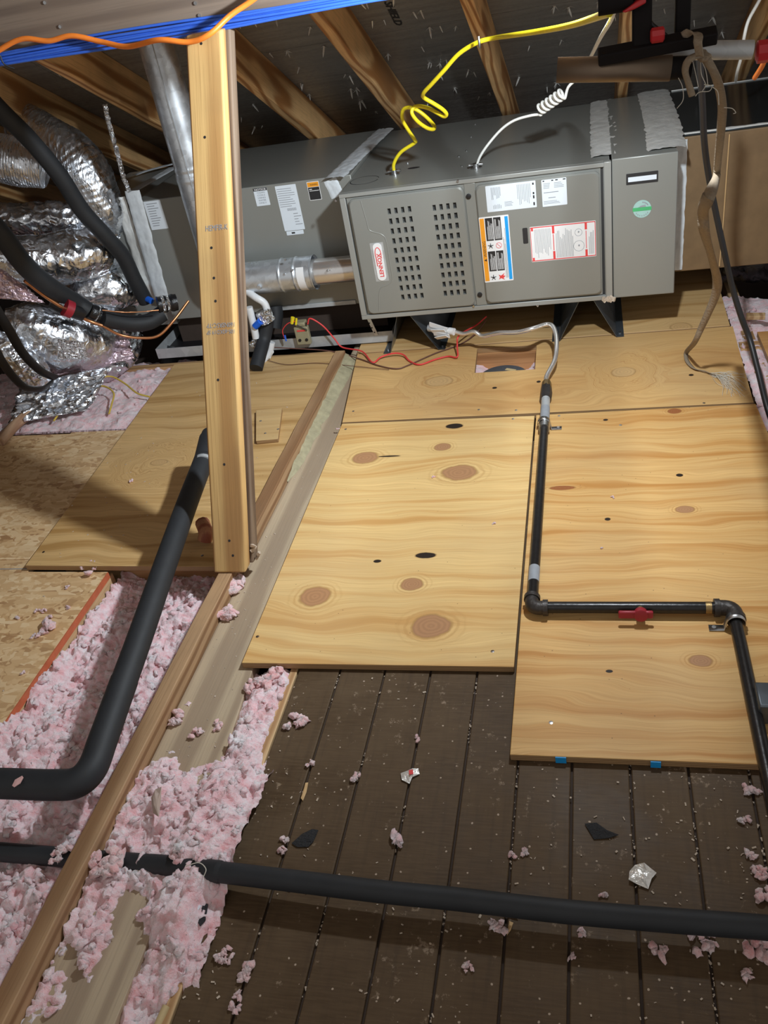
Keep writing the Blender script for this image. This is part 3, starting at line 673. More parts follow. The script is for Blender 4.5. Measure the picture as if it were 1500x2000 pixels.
put_text(mb, 'LENNOX', (bx1 - W * 0.20, DY - 0.0038, bz0 + Hh * 0.10), (0, 0, Hh * 0.64), (-W * 0.50, 0, 0))
arc = []
for k in range(25):
    a = math.radians(-25 + 230 * k / 24); arc.append(Vector(((bx0 + bx1) / 2 + W * 0.33 * math.cos(a), DY - 0.0038, bz0 + Hh * 0.72 + Hh * 0.17 * math.sin(a))))
mb.tube([Vector((bx0 + W * 0.83, DY - 0.0038, bz0 + Hh * 0.60))] + arc + [Vector((bx0 + W * 0.22, DY - 0.0038, bz0 + Hh * 0.40))], 0.0014, 5)
mb.build('red_lettering', M['red_ink'], bd, smooth=0)
def band(mb, R_, a0, a1, b0, b1, Y, mi=0):   # fraction rectangle on a plate
    x0, x1, z0, z1 = R_; X0 = x0 + (x1 - x0) * a0; X1 = x0 + (x1 - x0) * a1; Z0 = z0 + (z1 - z0) * b0; Z1 = z0 + (z1 - z0) * b1
    mb.add([(X0, Y, Z0), (X1, Y, Z0), (X1, Y, Z1), (X0, Y, Z1)], [(0, 1, 2, 3)], mi)
def lines_h(mb, R_, a0, a1, b0, b1, n, Y, seed=0, th=0.35):
    r = random.Random(seed)
    for k in range(n):
        b = b0 + (b1 - b0) * (k + 0.5) / n; e_ = a0 + (a1 - a0) * r.uniform(0.55, 1.0); band(mb, R_, a0, e_, b - (b1 - b0) * th / n / 2, b + (b1 - b0) * th / n / 2, Y)
def lines_v(mb, R_, a0, a1, b0, b1, n, Y, seed=0, th=0.35, top=True):
    r = random.Random(seed)
    for k in range(n):
        a = a0 + (a1 - a0) * (k + 0.5) / n; L_ = (b1 - b0) * r.uniform(0.6, 1.0)
        band(mb, R_, a - (a1 - a0) * th / n / 2, a + (a1 - a0) * th / n / 2, b0 if top else b1 - L_, b0 + L_ if top else b1, Y)
# rating plate, wiring note
o, R1 = plate([(948, 365), (1045, 351), (1049, 404), (952, 415)], DY, 0.0, 0.0006, M['paper'], 'rating_plate', rdoor)
mb = MB(); Y = DY - 0.0009
lines_v(mb, R1, 0.62, 0.90, 0.1, 0.92, 9, Y, 1, 0.3, False); lines_v(mb, R1, 0.10, 0.30, 0.45, 0.92, 8, Y, 2, 0.4, False); lines_v(mb, R1, 0.12, 0.30, 0.1, 0.3, 6, Y, 3, 0.35); lines_h(mb, R1, 0.36, 0.60, 0.15, 0.35, 4, Y, 4)
mb.build('small_print', M['ink_soft'], o, smooth=0)
mb = MB()
for b in ((0.85, 0.93), (0.5, 0.58), (0.34, 0.46), (0.08, 0.2)): band(mb, R1, 0.935, 0.965, b[0], b[1], Y)
mb.build('code_marks', M['ink'], o, smooth=0)
o, R1 = plate([(1057, 351), (1105, 347), (1109, 399), (1060, 404)], DY, 0.0, 0.0006, M['paper'], 'specification_label', rdoor)
mb = MB(); lines_h(mb, R1, 0.07, 0.35, 0.66, 0.88, 4, Y, 5); lines_h(mb, R1, 0.5, 0.93, 0.66, 0.88, 4, Y, 6); lines_h(mb, R1, 0.07, 0.93, 0.48, 0.56, 1, Y, 7); lines_h(mb, R1, 0.25, 0.7, 0.28, 0.36, 1, Y, 8); lines_h(mb, R1, 0.05, 0.93, 0.08, 0.22, 3, Y, 9)
mb.build('small_print', M['ink_soft'], o, smooth=0)
mb = MB(); band(mb, R1, 0.05, 0.12, 0.93, 0.97, Y); band(mb, R1, 0.40, 0.48, 0.93, 0.97, Y); band(mb, R1, 0.56, 0.66, 0.93, 0.97, Y); band(mb, R1, 0.86, 0.97, 0.93, 0.97, Y)
mb.build('code_marks', M['ink'], o, smooth=0)
# orange / blue warning label (reads upwards)
o, R1 = plate([(935, 425), (993, 419), (1003, 547), (947, 552)], DY, 0.0, 0.0006, M['paper_w'], 'warning_label', rdoor, label='white warning label with orange and blue bands')
Y = DY - 0.0009
mb = MB(); band(mb, R1, 0.02, 0.17, 0.02, 0.98, Y); mb.build('orange_band', M['orange_ink'], o, smooth=0)
mb = MB(); band(mb, R1, 0.86, 0.97, 0.02, 0.98, Y); mb.build('blue_band', M['blue_ink'], o, smooth=0)
mb = MB()
for a0, a1 in ((0.20, 0.45), (0.48, 0.73)):
    for b0, b1 in ((0.17, 0.48), (0.64, 0.98)): band(mb, R1, a0, a1, b0, b1, Y)
mb.build('black_panels', M['ink'], o, smooth=0)
mb = MB(); Yb = DY - 0.0012
for a0, a1, sd in ((0.25, 0.44, 1), (0.50, 0.71, 2)):
    for b0, b1 in ((0.19, 0.46), (0.66, 0.96)): lines_v(mb, R1, a0, a1, b0, b1, 6, Yb, sd, 0.4)
mb.build('white_print', M['paper_w'], o, smooth=0)
mb = MB(); lines_v(mb, R1, 0.75, 0.85, 0.05, 0.85, 4, Y, 9, 0.3)
x0, x1, z0, z1 = R1; Wd = x1 - x0; Hd = z1 - z0
put_text(mb, 'WARNING', (x0 + Wd * 0.15, Yb, z0 + Hd * 0.40), (0, 0, Hd * 0.24), (-Wd * 0.10, 0, 0))
mb.add([(x0 + Wd * 0.05, Yb, z0 + Hd * 0.35), (x0 + Wd * 0.14, Yb, z0 + Hd * 0.33), (x0 + Wd * 0.14, Yb, z0 + Hd * 0.37)], [(0, 1, 2)])
for (cx, cz) in ((0.32, 0.07), (0.32, 0.56)):    # pictograms: black burst and hand
    for k in range(5):
        a = k * 1.26 + 0.3; c0 = Vector((x0 + Wd * cx, Yb, z0 + Hd * cz))
        mb.tube([c0, c0 + Vector((math.cos(a), 0, math.sin(a))) * Wd * 0.10], [0.0018, 0.0008], 5)
mb.build('black_print', M['ink'], o, smooth=0)
mb = MB(); c0 = Vector((x0 + Wd * 0.60, Yb, z0 + Hd * 0.56))
mb.tube([c0 + Vector((math.cos(k * 0.524), 0, math.sin(k * 0.524))) * Wd * 0.095 for k in range(13)], 0.0007, 5, cap=False)
mb.tube([c0 + Vector((-0.07 * Wd, 0, 0.07 * Wd)), c0 + Vector((0.07 * Wd, 0, -0.07 * Wd))], 0.0007, 5)
fl_ = [(0.50, 0.11), (0.58, 0.09), (0.72, 0.13), (0.66, 0.09), (0.74, 0.08), (0.66, 0.05), (0.71, 0.02), (0.58, 0.05), (0.50, 0.03), (0.54, 0.07)]
mb.add([(x0 + Wd * a, Yb, z0 + Hd * b) for a, b in fl_], [tuple(range(10))]); mb.build('red_print', M['red_ink'], o, smooth=0)
# red bordered instruction label
o, R1 = plate([(1035, 443), (1163, 431), (1165, 501), (1038, 511)], DY, 0.0, 0.0006, M['paper_w'], 'instruction_label', rdoor, label='white instruction label with red border')
mb = MB(); Y = DY - 0.0009
for a0, a1, b0, b1 in ((0.005, 0.995, 0.96, 0.985), (0.005, 0.995, 0.015, 0.04), (0.005, 0.014, 0.02, 0.98), (0.985, 0.995, 0.02, 0.98), (0.02, 0.05, 0.88, 0.96), (0.02, 0.05, 0.04, 0.12), (0.34, 0.375, 0.76, 0.96), (0.34, 0.375, 0.04, 0.26), (0.835, 0.87, 0.78, 0.96), (0.835, 0.87, 0.04, 0.22), (0.35, 0.362, 0.28, 0.74), (0.848, 0.858, 0.25, 0.75)): band(mb, R1, a0, a1, b0, b1, Y)
mb.build('red_print', M['red_ink'], o, smooth=0)
mb = MB(); lines_v(mb, R1, 0.06, 0.32, 0.08, 0.92, 12, Y, 11, 0.3, False); lines_v(mb, R1, 0.39, 0.66, 0.06, 0.94, 13, Y, 12, 0.35); lines_v(mb, R1, 0.89, 0.97, 0.08, 0.78, 4, Y, 13, 0.4)
x0, x1, z0, z1 = R1; Wd = x1 - x0; Hd = z1 - z0
for (a, b, r) in ((0.74, 0.72, 0.10), (0.74, 0.34, 0.15)):
    c0 = Vector((x0 + Wd * a, Y, z0 + Hd * b)); mb.tube([c0 + Vector((math.cos(k * 0.524) * Wd * r * 0.55, 0, math.sin(k * 0.524) * Hd * r)) for k in range(13)], 0.0006, 4, cap=False)
    mb.tube([c0, c0 + Vector((0.001, 0, 0.004))], 0.0022, 6)
mb.build('grey_print', M['ink_soft'], o, smooth=0)
# sight opening
MB().prism([(x, DY - 0.0004, z) for x, z in rrect(*[f(g) for f, g in ((lambda v_: fp(1021, 460)[0], 0), (lambda v_: fp(1031, 460)[0], 0), (lambda v_: fp(1026, 476)[1], 0), (lambda v_: fp(1026, 445)[1], 0))], 0.0035)], (0, 0.0003, 0)).build('sight_opening', M['ink'], rdoor, smooth=0)
for u, v in ((915, 384), (937, 576)):
    p = at(u, v, y=FY); MB().tube([(p.x, FY + 0.004, p.z), (p.x, FY - 0.001, p.z), (p.x, FY - 0.002, p.z)], [0.0085, 0.0085, 0.005], 16).build('grommet', M['black'], fu)
for u, v in ((894, 354), (656, 392), (925, 598), (1050, 597)):
    p = at(u, v, y=FY - 0.002); MB().tube([(p.x, FY + 0.002, p.z), (p.x, FY - 0.004, p.z)], 0.004, 8).build('screw', M['zinc'], fu)
# top face: knockouts, small holes and screws
ZT = FZ1
def ring_on_top(c, rx, ry, w_, a0, a1, parent, mat=M['ink']):
    mb = MB(); n = 30; vs = []
    for k in range(n + 1):
        a = a0 + (a1 - a0) * k / n; t_ = w_ * (0.45 + 0.55 * abs(math.sin(a * 1.3)))
        for q in (1, -1): vs.append((c.x + (rx + q * t_) * math.cos(a), c.y + (ry + q * t_) * math.sin(a), ZT + 0.0004))
    fs = [(2 * k, 2 * k + 1, 2 * k + 3, 2 * k + 2) for k in range(n)]
    return mb.add(vs, fs).build('knockout_ring', mat, parent, smooth=0)
c = at(712, 352, z=ZT); ring_on_top(c, 0.050, 0.050, 0.0016, 0.2, 6.1, fu)
c = at(808, 328, z=ZT); mb = MB(); mb.add([(c.x + 0.022 * math.cos(k * 0.4), c.y + 0.012 * math.sin(k * 0.4), ZT + 0.0005) for k in range(16)], [tuple(range(16))]); mb.build('knockout_hole', M['ink'], fu, smooth=0)
for u, v in ((928, 243), (920, 268), (911, 295), (896, 306), (902, 325), (796, 319)):
    p = at(u, v, z=ZT); MB().tube([(p.x, p.y, ZT - 0.001), (p.x, p.y, ZT + 0.003)], 0.0036, 8).build('screw', M['zinc'], fu)
# support legs: folded sheet Λ brackets
for (fa, fb_, ft) in (((762, 690), (855, 688), 787), ((1092, 672), (1205, 670), 1145)):
    a = at(*fa, z=0.02); b = at(*fb_, z=0.02); cx = at(ft, 610, y=FY + 0.03).x
    t = thing('support_bracket', ('dark sheet metal bracket under the left part of the furnace, by the red wires' if ft < 900 else 'dark sheet metal bracket under the right part of the furnace'), 'bracket', (cx, 3.2, 0.02), group=None)
    for s_, x in ((-1, a.x), (1, b.x)):
        xt = cx + s_ * 0.022
        MB().hexa([(x, 2.835, 0.0205), (x + 0.002, 2.835, 0.0205), (x + 0.002, 3.60, 0.0205), (x, 3.60, 0.0205)], [(xt, 2.835, 0.166), (xt + 0.002, 2.835, 0.166), (xt + 0.002, 3.60, 0.166), (xt, 3.60, 0.166)]).build('side_plate', M['dark_steel'], t)
        MB().box(min(x, x + s_ * 0.025), max(x, x + s_ * 0.025), 2.835, 3.60, 0.0205, 0.0225).build('foot_flange', M['dark_steel'], t)
        MB().tube([(x + s_ * 0.012, 2.86, 0.022), (x + s_ * 0.012, 2.86, 0.027)], 0.005, 8).build('screw', M['zinc'], t)
    MB().box(cx - 0.024, cx + 0.024, 2.835, 3.60, 0.1655, 0.1675).build('top_plate', M['galv_dull'], t)

# filter cabinet at the right end of the furnace
fc = thing('filter_cabinet', 'narrow grey cabinet at the right end of the furnace with a round green sticker', 'cabinet', (0.15, 3.2, 0.17))
MB().box(0.058, 0.252, FY + 0.004, 3.71, 0.170, 0.618).build('casing', M['cab'], fc, bevel=0.003)
MB().box(0.034, 0.056, FY - 0.002, FY + 0.02, 0.172, 0.614).build('edge_strip', M['cab_light'], fc, bevel=0.002)
Yc = FY + 0.004
o, R1 = plate([(1222, 341), (1285, 332), (1286, 355), (1224, 361)], Yc, -0.0002, 0.0012, M['ink'], 'label_holder', fc)
mb = MB(); band(mb, R1, 0.06, 0.95, 0.25, 0.68, Yc - 0.0016); mb.build('label_window', M['paper'], o, smooth=0)
c = at(1254, 408, y=Yc); mb = MB(); mb.tube([(c.x, Yc + 0.001, c.z), (c.x, Yc - 0.0008, c.z)], 0.0275, 32); o = mb.build('round_sticker', M['teal_paper'], fc, label='round pale sticker with a green band')
mb = MB()
mb.box(c.x - 0.0285, c.x + 0.0285, Yc - 0.0016, Yc - 0.0010, c.z - 0.0055, c.z + 0.0055); mb.build('green_band', M['green_ink'], o, smooth=0)
mb = MB(); mb.add([(c.x - 0.012, Yc - 0.0014, c.z + 0.006), (c.x + 0.012, Yc - 0.0014, c.z + 0.006), (c.x + 0.010, Yc - 0.0014, c.z + 0.013), (c.x - 0.002, Yc - 0.0014, c.z + 0.011)], [(0, 1, 2, 3)])
for k in range(14):
    a = math.radians(35 + k * 8.5) if k < 7 else math.radians(215 + (k - 7) * 18)
    p = Vector((c.x + 0.021 * math.cos(a + (0 if k < 7 else 0)), Yc - 0.0014, c.z + 0.021 * math.sin(a)))
    mb.box(p.x - 0.0012, p.x + 0.0012, p.y - 0.0003, p.y, p.z - 0.002, p.z + 0.002)
mb.build('sticker_print', M['ink_soft'], o, smooth=0)
mb = MB()
for k in range(14): rot_box((0.045 + random.uniform(-.02, .02), FY - 0.004, 0.172 + random.uniform(-.006, .006)), (0.007, 0.004, 0.004), Euler((random.random() * 3, random.random() * 3, 0)).to_matrix(), mb)
mb.build('mastic_blob', M['white_bit'], fc, smooth=0)

def mastic_strip(pts, wd, z, name, parent, mat, seed=0, th=0.004, n=40, plane='top', Yp=None):
    """ragged band of brushed sealant following a centre line (list of 3-D points) on top or on a front face"""
    path = smooth_path(pts, 22); rows = []; L_ = len(path); K_ = 11
    for i, p in enumerate(path):
        t = (path[min(i + 1, L_ - 1)] - path[max(i - 1, 0)]).normalized()
        nrm = Vector((0, 0, 1)) if plane == 'top' else Vector((0, -1, 0))
        a = t.cross(nrm).normalized(); r = []
        Lp = sum((path[q + 1] - path[q]).length for q in range(i)) * 28
        wl_ = wd * (1 + 0.14 * nz((Lp, seed, 0)) + 0.05 * nz((Lp * 4, seed, 4))); wr_ = wd * (1 + 0.14 * nz((Lp, seed + 9, 0)) + 0.05 * nz((Lp * 4, seed + 9, 4)))
        for k in range(K_):
            s_ = -1 + 2 * k / (K_ - 1); ww = wl_ if s_ < 0 else wr_
            hgt = th * (0.75 + 0.5 * nz((Lp * 1.2, k * 0.9, seed))) * (1 - abs(s_) ** 6) + 0.0004
            r.append(p + a * s_ * ww * 0.5 + nrm * hgt)
        rows.append(r)
    mb = MB(); mb.add([q for r in rows for q in r], [(i * K_ + k, i * K_ + k + 1, (i + 1) * K_ + k + 1, (i + 1) * K_ + k) for i in range(L_ - 1) for k in range(K_ - 1)])
    return mb.build(name, mat, parent, smooth=70)
T = lambda u, v, z=ZT: at(u, v, z=z + 0.0005)
mastic_strip([T(1180, 198), T(1183, 250), T(1188, 305)], 0.105, ZT, 'mastic_seam', fu, M['mastic_w'], 1, th=0.006)
mastic_strip([T(1275, 180, 0.618), T(1293, 240, 0.618), T(1302, 292, 0.618)], 0.115, ZT, 'mastic_seam', fc, M['mastic_w'], 2, th=0.007)

# coil cabinet left of the furnace
CY = 3.02
cc = thing('coil_cabinet', 'grey evaporator coil cabinet between the furnace and the foil ducts', 'cabinet', (-1.2, 3.3, 0.15))
MB().box(-1.665, FX0 - 0.002, CY, 3.71, 0.150, 0.623).build('casing', M['cab'], cc, bevel=0.003)
MB().box(-1.22, -0.89, CY - 0.006, CY - 0.0005, 0.152, 0.168).build('lower_rail', M['galv_dull'], cc, bevel=0.001)
mastic_strip([T(752, 253, .624), T(700, 302, .624), T(652, 349, .624)], 0.075, ZT, 'mastic_seam', cc, M['mastic'], 5, th=0.006)
mastic_strip([at(644, 350, y=CY), at(652, 366, y=CY), at(660, 384, y=CY)], 0.05, 0, 'mastic_seam', cc, M['mastic'], 6, th=0.004, plane='front')
def coil_label(px4, mat, name, label=None): return plate(px4, CY, -0.0004, 0.0008, mat, name, cc, label=label)
Y = CY - 0.0012
o, R1 = coil_label([(494, 368), (521, 366), (528, 400), (502, 403)], M['paper'], 'notice_label', 'pale label headed NOTICE')
mb = MB(); band(mb, R1, 0.0, 1.0, 0.84, 1.0, Y); x0, x1, z0, z1 = R1; Wd = x1 - x0; Hd = z1 - z0; mb.build('black_heading', M['ink'], o, smooth=0)
mb = MB(); put_text(mb, 'NOTICE', (x0 + Wd * 0.08, Y - 0.0004, z0 + Hd * 0.87), (Wd * 0.84, 0, 0), (0, 0, Hd * 0.10)); mb.build('white_print', M['paper_w'], o, smooth=0)
mb = MB()
for k, tx in enumerate(('CLEAN', 'COILS', 'USING', 'WATER', 'ONLY')): put_text(mb, tx, (x0 + Wd * 0.22, Y - 0.0003, z0 + Hd * (0.70 - k * 0.145)), (Wd * 0.56, 0, 0), (0, 0, Hd * 0.09))
mb.build('black_print', M['ink_soft'], o, smooth=0)
o, R1 = coil_label([(537, 364), (578, 359), (595, 448), (556, 451)], M['paper'], 'rating_label')
mb = MB(); lines_h(mb, R1, 0.05, 0.95, 0.52, 0.95, 9, Y, 21, 0.25); lines_h(mb, R1, 0.6, 0.95, 0.1, 0.4, 5, Y, 22, 0.25)
for k in range(14): band(mb, R1, 0.36 + k * 0.032, 0.36 + k * 0.032 + 0.015, 0.44, 0.50, Y)
mb.build('small_print', M['ink_soft'], o, smooth=0)
o, R1 = coil_label([(559, 452), (592, 449), (594, 456), (561, 460)], M['paper'], 'strip_label'); mb = MB(); band(mb, R1, 0.3, 0.5, 0.3, 0.7, Y); mb.build('code_mark', M['ink'], o, smooth=0)
o, R1 = coil_label([(598, 356), (622, 353), (629, 389), (606, 392)], M['paper_w'], 'caution_label', 'small label with orange heading on black')
mb = MB(); band(mb, R1, 0.04, 0.96, 0.72, 0.97, Y); mb.build('orange_heading', M['orange_ink'], o, smooth=0)
mb = MB(); band(mb, R1, 0.04, 0.96, 0.03, 0.70, Y); x0, x1, z0, z1 = R1
put_text(mb, 'WARNING', (x0 + (x1 - x0) * 0.25, Y - 0.0004, z0 + (z1 - z0) * 0.79), ((x1 - x0) * 0.62, 0, 0), (0, 0, (z1 - z0) * 0.1)); mb.build('black_panel', M['ink'], o, smooth=0)
mb = MB(); band(mb, R1, 0.12, 0.92, 0.50, 0.53, Y - 0.0004); band(mb, R1, 0.12, 0.35, 0.58, 0.62, Y - 0.0004); mb.build('white_print', M['paper_w'], o, smooth=0)
o, R1 = coil_label([(278, 394), (312, 391), (330, 446), (298, 449)], M['paper'], 'spec_label'); mb = MB(); lines_h(mb, R1, 0.15, 0.85, 0.1, 0.95, 10, Y, 31, 0.3); mb.build('small_print', M['ink_soft'], o, smooth=0)

# left plenum with broad sealant joints
lp = thing('left_plenum', 'sealed sheet metal plenum left of the coil cabinet, half hidden by foil', 'plenum', (-1.75, 3.3, 0.1))
MB().box(-2.0, -1.667, CY + 0.03, 3.66, 0.12, 0.60).build('casing', M['cab_light'], lp, bevel=0.003)
mastic_strip([at(258, 372, y=CY), at(285, 470, y=CY), at(318, 588, y=CY)], 0.06, 0, 'mastic_seam', lp, M['mastic'], 7, th=0.006, plane='front')
mastic_strip([at(232, 385, y=CY + 0.02), at(262, 475, y=CY + 0.02), at(296, 585, y=CY + 0.02)], 0.05, 0, 'mastic_seam', lp, M['mastic_w'], 8, th=0.006, plane='front')
mastic_strip([T(338, 328, .624), T(300, 350, .624), T(258, 374, .624)], 0.05, ZT, 'mastic_seam', cc, M['mastic'], 9, th=0.004)
mastic_strip([T(340, 320, .624), T(290, 333, .624), T(262, 343, .624)], 0.03, ZT, 'mastic_seam', cc, M['mastic'], 19, th=0.003)

# duct board plenum on the right
dp = thing('duct_board_plenum', 'brown duct board box right of the furnace with dark glossy top', 'duct', (0.8, 3.3, 0.15))
MB().box(0.256, 1.55, 3.028, 3.71, 0.162, 0.606).build('side_board', M['ductboard'], dp, bevel=0.003)
MB().box(0.256, 1.55, 3.030, 3.73, 0.6065, 0.613).build('top_facing', M['glossblack'], dp, bevel=0.001)
mastic_strip([Vector((0.275, 3.027, 0.60)), Vector((0.275, 3.027, 0.38)), Vector((0.272, 3.027, 0.17))], 0.045, 0, 'mastic_seam', dp, M['mastic'], 11, th=0.005, plane='front')
mastic_strip([Vector((0.262, 3.036, 0.6135)), Vector((0.55, 3.036, 0.6135)), Vector((0.9, 3.036, 0.6135)), Vector((1.5, 3.036, 0.6135))], 0.016, 0, 'mastic_bead', dp, M['mastic_w'], 12, th=0.004)
MB().tube([(0.3, 3.72, 0.6145), (1.5, 3.72, 0.6145)], 0.0025, 6).build('edge_bead', M['mastic_w'], dp)
cable([at(1425, 262, y=3.024), at(1420, 330, y=3.024), at(1412, 440, y=3.024), at(1405, 520, y=3.024)], 0.0022, M['woodchip'], 'joint_line', dp)

# ================================================================ FLUE
GY = 2.935
fz = at(600, 533, y=GY).z
flue = thing('flue_pipe', 'shiny galvanized vent pipe from the furnace, turning up behind the post to the roof', 'flue pipe', (FX0, GY, fz - 0.06))
def fxu(u, v=533): return at(u, v, y=GY).x
x_in = FX0 - 0.001
MB().tube([(x_in, GY, fz), (fxu(612), GY, fz)], 0.047, 40, cap=False).build('inner_pipe', M['stainless'], flue, smooth=50)
xe = fxu(455, 548)
def rf_f(t, th, p):
    x = p.x; r = 0.060
    for q in (fxu(553), fxu(582)):
        r += 0.0035 * math.exp(-((x - q) / 0.003) ** 2)
    r += 0.003 * math.exp(-((x - fxu(616)) / 0.004) ** 2)
    return r
N = 120
MB().tube([(fxu(617) + (xe - fxu(617)) * k / N, GY, fz) for k in range(N + 1)], 0.06, 40, rfun=rf_f, cap=False).build('horizontal_pipe', M['galv'], flue, smooth=60)
xv = -1.365
arc = [Vector((xe - (xe - xv) * math.sin(a), GY, fz + (xe - xv) * (1 - math.cos(a)))) for a in [math.pi / 2 * k / 4 for k in range(5)]]
el = MB(); el.tube(arc, 0.0605, 40, cap=False); el.build('elbow', M['galv'], flue, smooth=25)
zend = roof_z(GY, 0.14) + 0.01
zs = arc[-1].z
def rf_v(t, th, p): return 0.059 + 0.0035 * math.exp(-((p.z - 0.70) / 0.003) ** 2) + 0.003 * math.exp(-((p.z - 0.735) / 0.004) ** 2) + (0.0 if p.z > 0.72 else 0.0025)
MB().tube([(xv, GY, zs + (zend - zs) * k / 160) for k in range(161)], 0.06, 40, rfun=rf_v, cap=False).build('vertical_pipe', M['galv'], flue, smooth=60)
MB().tube([(xv + 0.012, GY - 0.0605, zs + 0.1), (xv + 0.012, GY - 0.0605, zend)], 0.0025, 6).build('lock_seam', M['galv'], flue)
# printed strip around the pipe
mb = MB(); vs = []
for xx in (fxu(588), fxu(603)):
    for k in range(14):
        a = math.radians(-80 + 120 * k / 13) ; vs.append((xx, GY - 0.0612 * math.cos(a), fz + 0.0612 * math.sin(a)))
mb.add(vs, [(k, k + 1, 15 + k, 14 + k) for k in range(13)]); mb.build('paper_sticker', M['paper_w'], flue, smooth=60)
for u, v in ((558, 507), (556, 535), (572, 527), (640, 528)):
    p = at(u, v, y=GY - 0.055); MB().tube([p, p + Vector((0, -0.007, 0.001))], 0.004, 8).build('screw', M['zinc'], flue)
p = at(507, 560, y=GY - 0.058); MB().tube([p + Vector((0, 0.002, 0)), p + Vector((0, -0.012, 0))], [0.011, 0.008], 8).build('rivet_tab', M['galv'], flue)

# ================================================================ DRAIN PAN, FLOAT SWITCH
pan = thing('drain_pan', 'shallow galvanized drain pan under the coil cabinet, left of the furnace', 'pan', (-1.25, 3.2, 0.02))
PY = 2.93; pz0, pz1 = 0.026, 0.068
px0, px1 = -1.735, -0.745
mb = MB(); t_ = 0.002
mb.box(px0, px1, PY, PY + t_, pz0, pz1); mb.box(px0, px1, 3.60, 3.60 + t_, pz0, pz1); mb.box(px0, px0 + t_, PY + t_, 3.60, pz0, pz1); mb.box(px1 - t_, px1, PY + t_, 3.60, pz0, pz1)
mb.build('pan_wall', M['galv_dull'], pan)
MB().box(px0 + t_, px1 - t_, PY + t_, 3.60, pz0, pz0 + 0.002).build('pan_base', M['black'], pan)  # base coloured black to stand in for the shadow inside the pan
for y in (3.08, 3.45): MB().box(px0 + 0.05, px1 - 0.05, y, y + 0.09, 0.0285, 0.149).build('support_block', M['void'], pan)
p = at(718, 625, y=PY - 0.004); q = at(735, 655, y=PY - 0.004)
mb = MB(); mb.prism([(p.x - 0.006, PY - 0.004, p.z + 0.02), (p.x + 0.008, PY - 0.004, p.z + 0.02), (q.x + 0.008, PY - 0.004, q.z), (q.x - 0.006, PY - 0.004, q.z)], (0, 0.002, 0)); mb.build('hanger_tab', M['galv'], pan)
for k in range(3):
    c = p.lerp(q, 0.2 + 0.3 * k); MB().tube([(c.x, PY - 0.0045, c.z), (c.x, PY - 0.0052, c.z)], 0.0028, 8).build('hole', M['ink'], pan)
fs_ = thing('float_switch', 'tan overflow switch clipped to the rim of the drain pan', 'switch', at(590, 660, y=PY - 0.02))
a, b = at(573, 640, y=PY - 0.022), at(608, 672, y=PY - 0.022)
MB().box(a.x, b.x, PY - 0.024, PY - 0.003, b.z, a.z).build('body', M['tan'], fs_, bevel=0.003)
MB().box(a.x + 0.006, b.x - 0.010, PY - 0.020, PY + 0.018, a.z + 0.0005, a.z + 0.016).build('cap', M['tan'], fs_, bevel=0.004)
for f in (0.27, 0.76):
    x = a.x + (b.x - a.x) * f; z = b.z + (a.z - b.z) * 0.28; MB().tube([(x, PY - 0.0235, z), (x, PY - 0.027, z)], 0.006, 12).build('knob', M['black'], fs_)
MB().box(a.x + 0.012, b.x - 0.012, PY - 0.0255, PY - 0.0242, a.z - 0.017, a.z - 0.011).build('red_label', M['red_ink'], fs_)
PW = PY - 0.03
def thr(pts): return [at(u, v, y=y) for u, v, y in pts]
w1 = thr([(601, 633, PW), (606, 622, PW), (630, 636, PW), (652, 660, PW), (668, 678, PW - 0.01)])
w1 += [at(u, v, z=z) for u, v, z in ((700, 684, 0.034), (712, 690, 0.030), (728, 708, 0.026), (745, 697, 0.03), (770, 690, 0.035), (788, 693, 0.03), (800, 705, 0.024), (820, 712, 0.024), (850, 702, 0.024), (875, 696, 0.024), (893, 697, 0.028), (893, 675, 0.05), (897, 655, 0.08))]
w1 += thr([(930, 635, 2.95), (950, 618, 2.98)])
rw = thing('control_wire', 'red thermostat wire looping from the tan switch to under the furnace', 'wire', w1[0])
cable(w1, 0.0030, M['red_wire'], 'wire', rw)
cable(thr([(576, 628, PW), (562, 632, PW), (552, 645, PW), (555, 660, PW)]), 0.0018, M['red_wire'], 'short_lead', rw)
p = at(556, 655, y=PW); MB().tube([p, at(559, 666, y=PW)], [0.0045, 0.003], 8).build('blue_connector', M['blue'], rw)
MB().tube([at(572, 620, y=PW), at(570, 632, y=PW)], [0.008, 0.006], 8).build('yellow_connector', M['yellow'], rw)
MB().tube([at(579, 622, y=PW), at(578, 634, y=PW)], [0.004, 0.004], 8).build('yellow_connector', M['yellow'], rw)
cable(thr([(578, 634, PW), (590, 640, PW), (600, 645, PW - 0.0)]), 0.0022, M['black'], 'black_lead', rw)
bw = [at(500, 671, y=PW), at(530, 678, y=PW)] + [at(u, v, z=0.024) for u, v in ((640, 685, ), (700, 700), (740, 714), (775, 720), (800, 712), (850, 690), (900, 672))] + thr([(930, 650, 2.93), (950, 625, 2.97)])
tag(cable(bw, 0.0022, M['brown_wire'], 'thin_wire'), 'thin brown wire lying below the red wire on the plywood', 'wire')
tag(cable([at(520, 703, z=0.022), at(560, 712, z=0.022), at(620, 709, z=0.022), at(700, 716, z=0.024), at(760, 722, z=0.024)], 0.0012, M['brown_wire'], 'thin_wire'), 'hair-thin dark wire trailing on the plywood right of the post', 'wire')

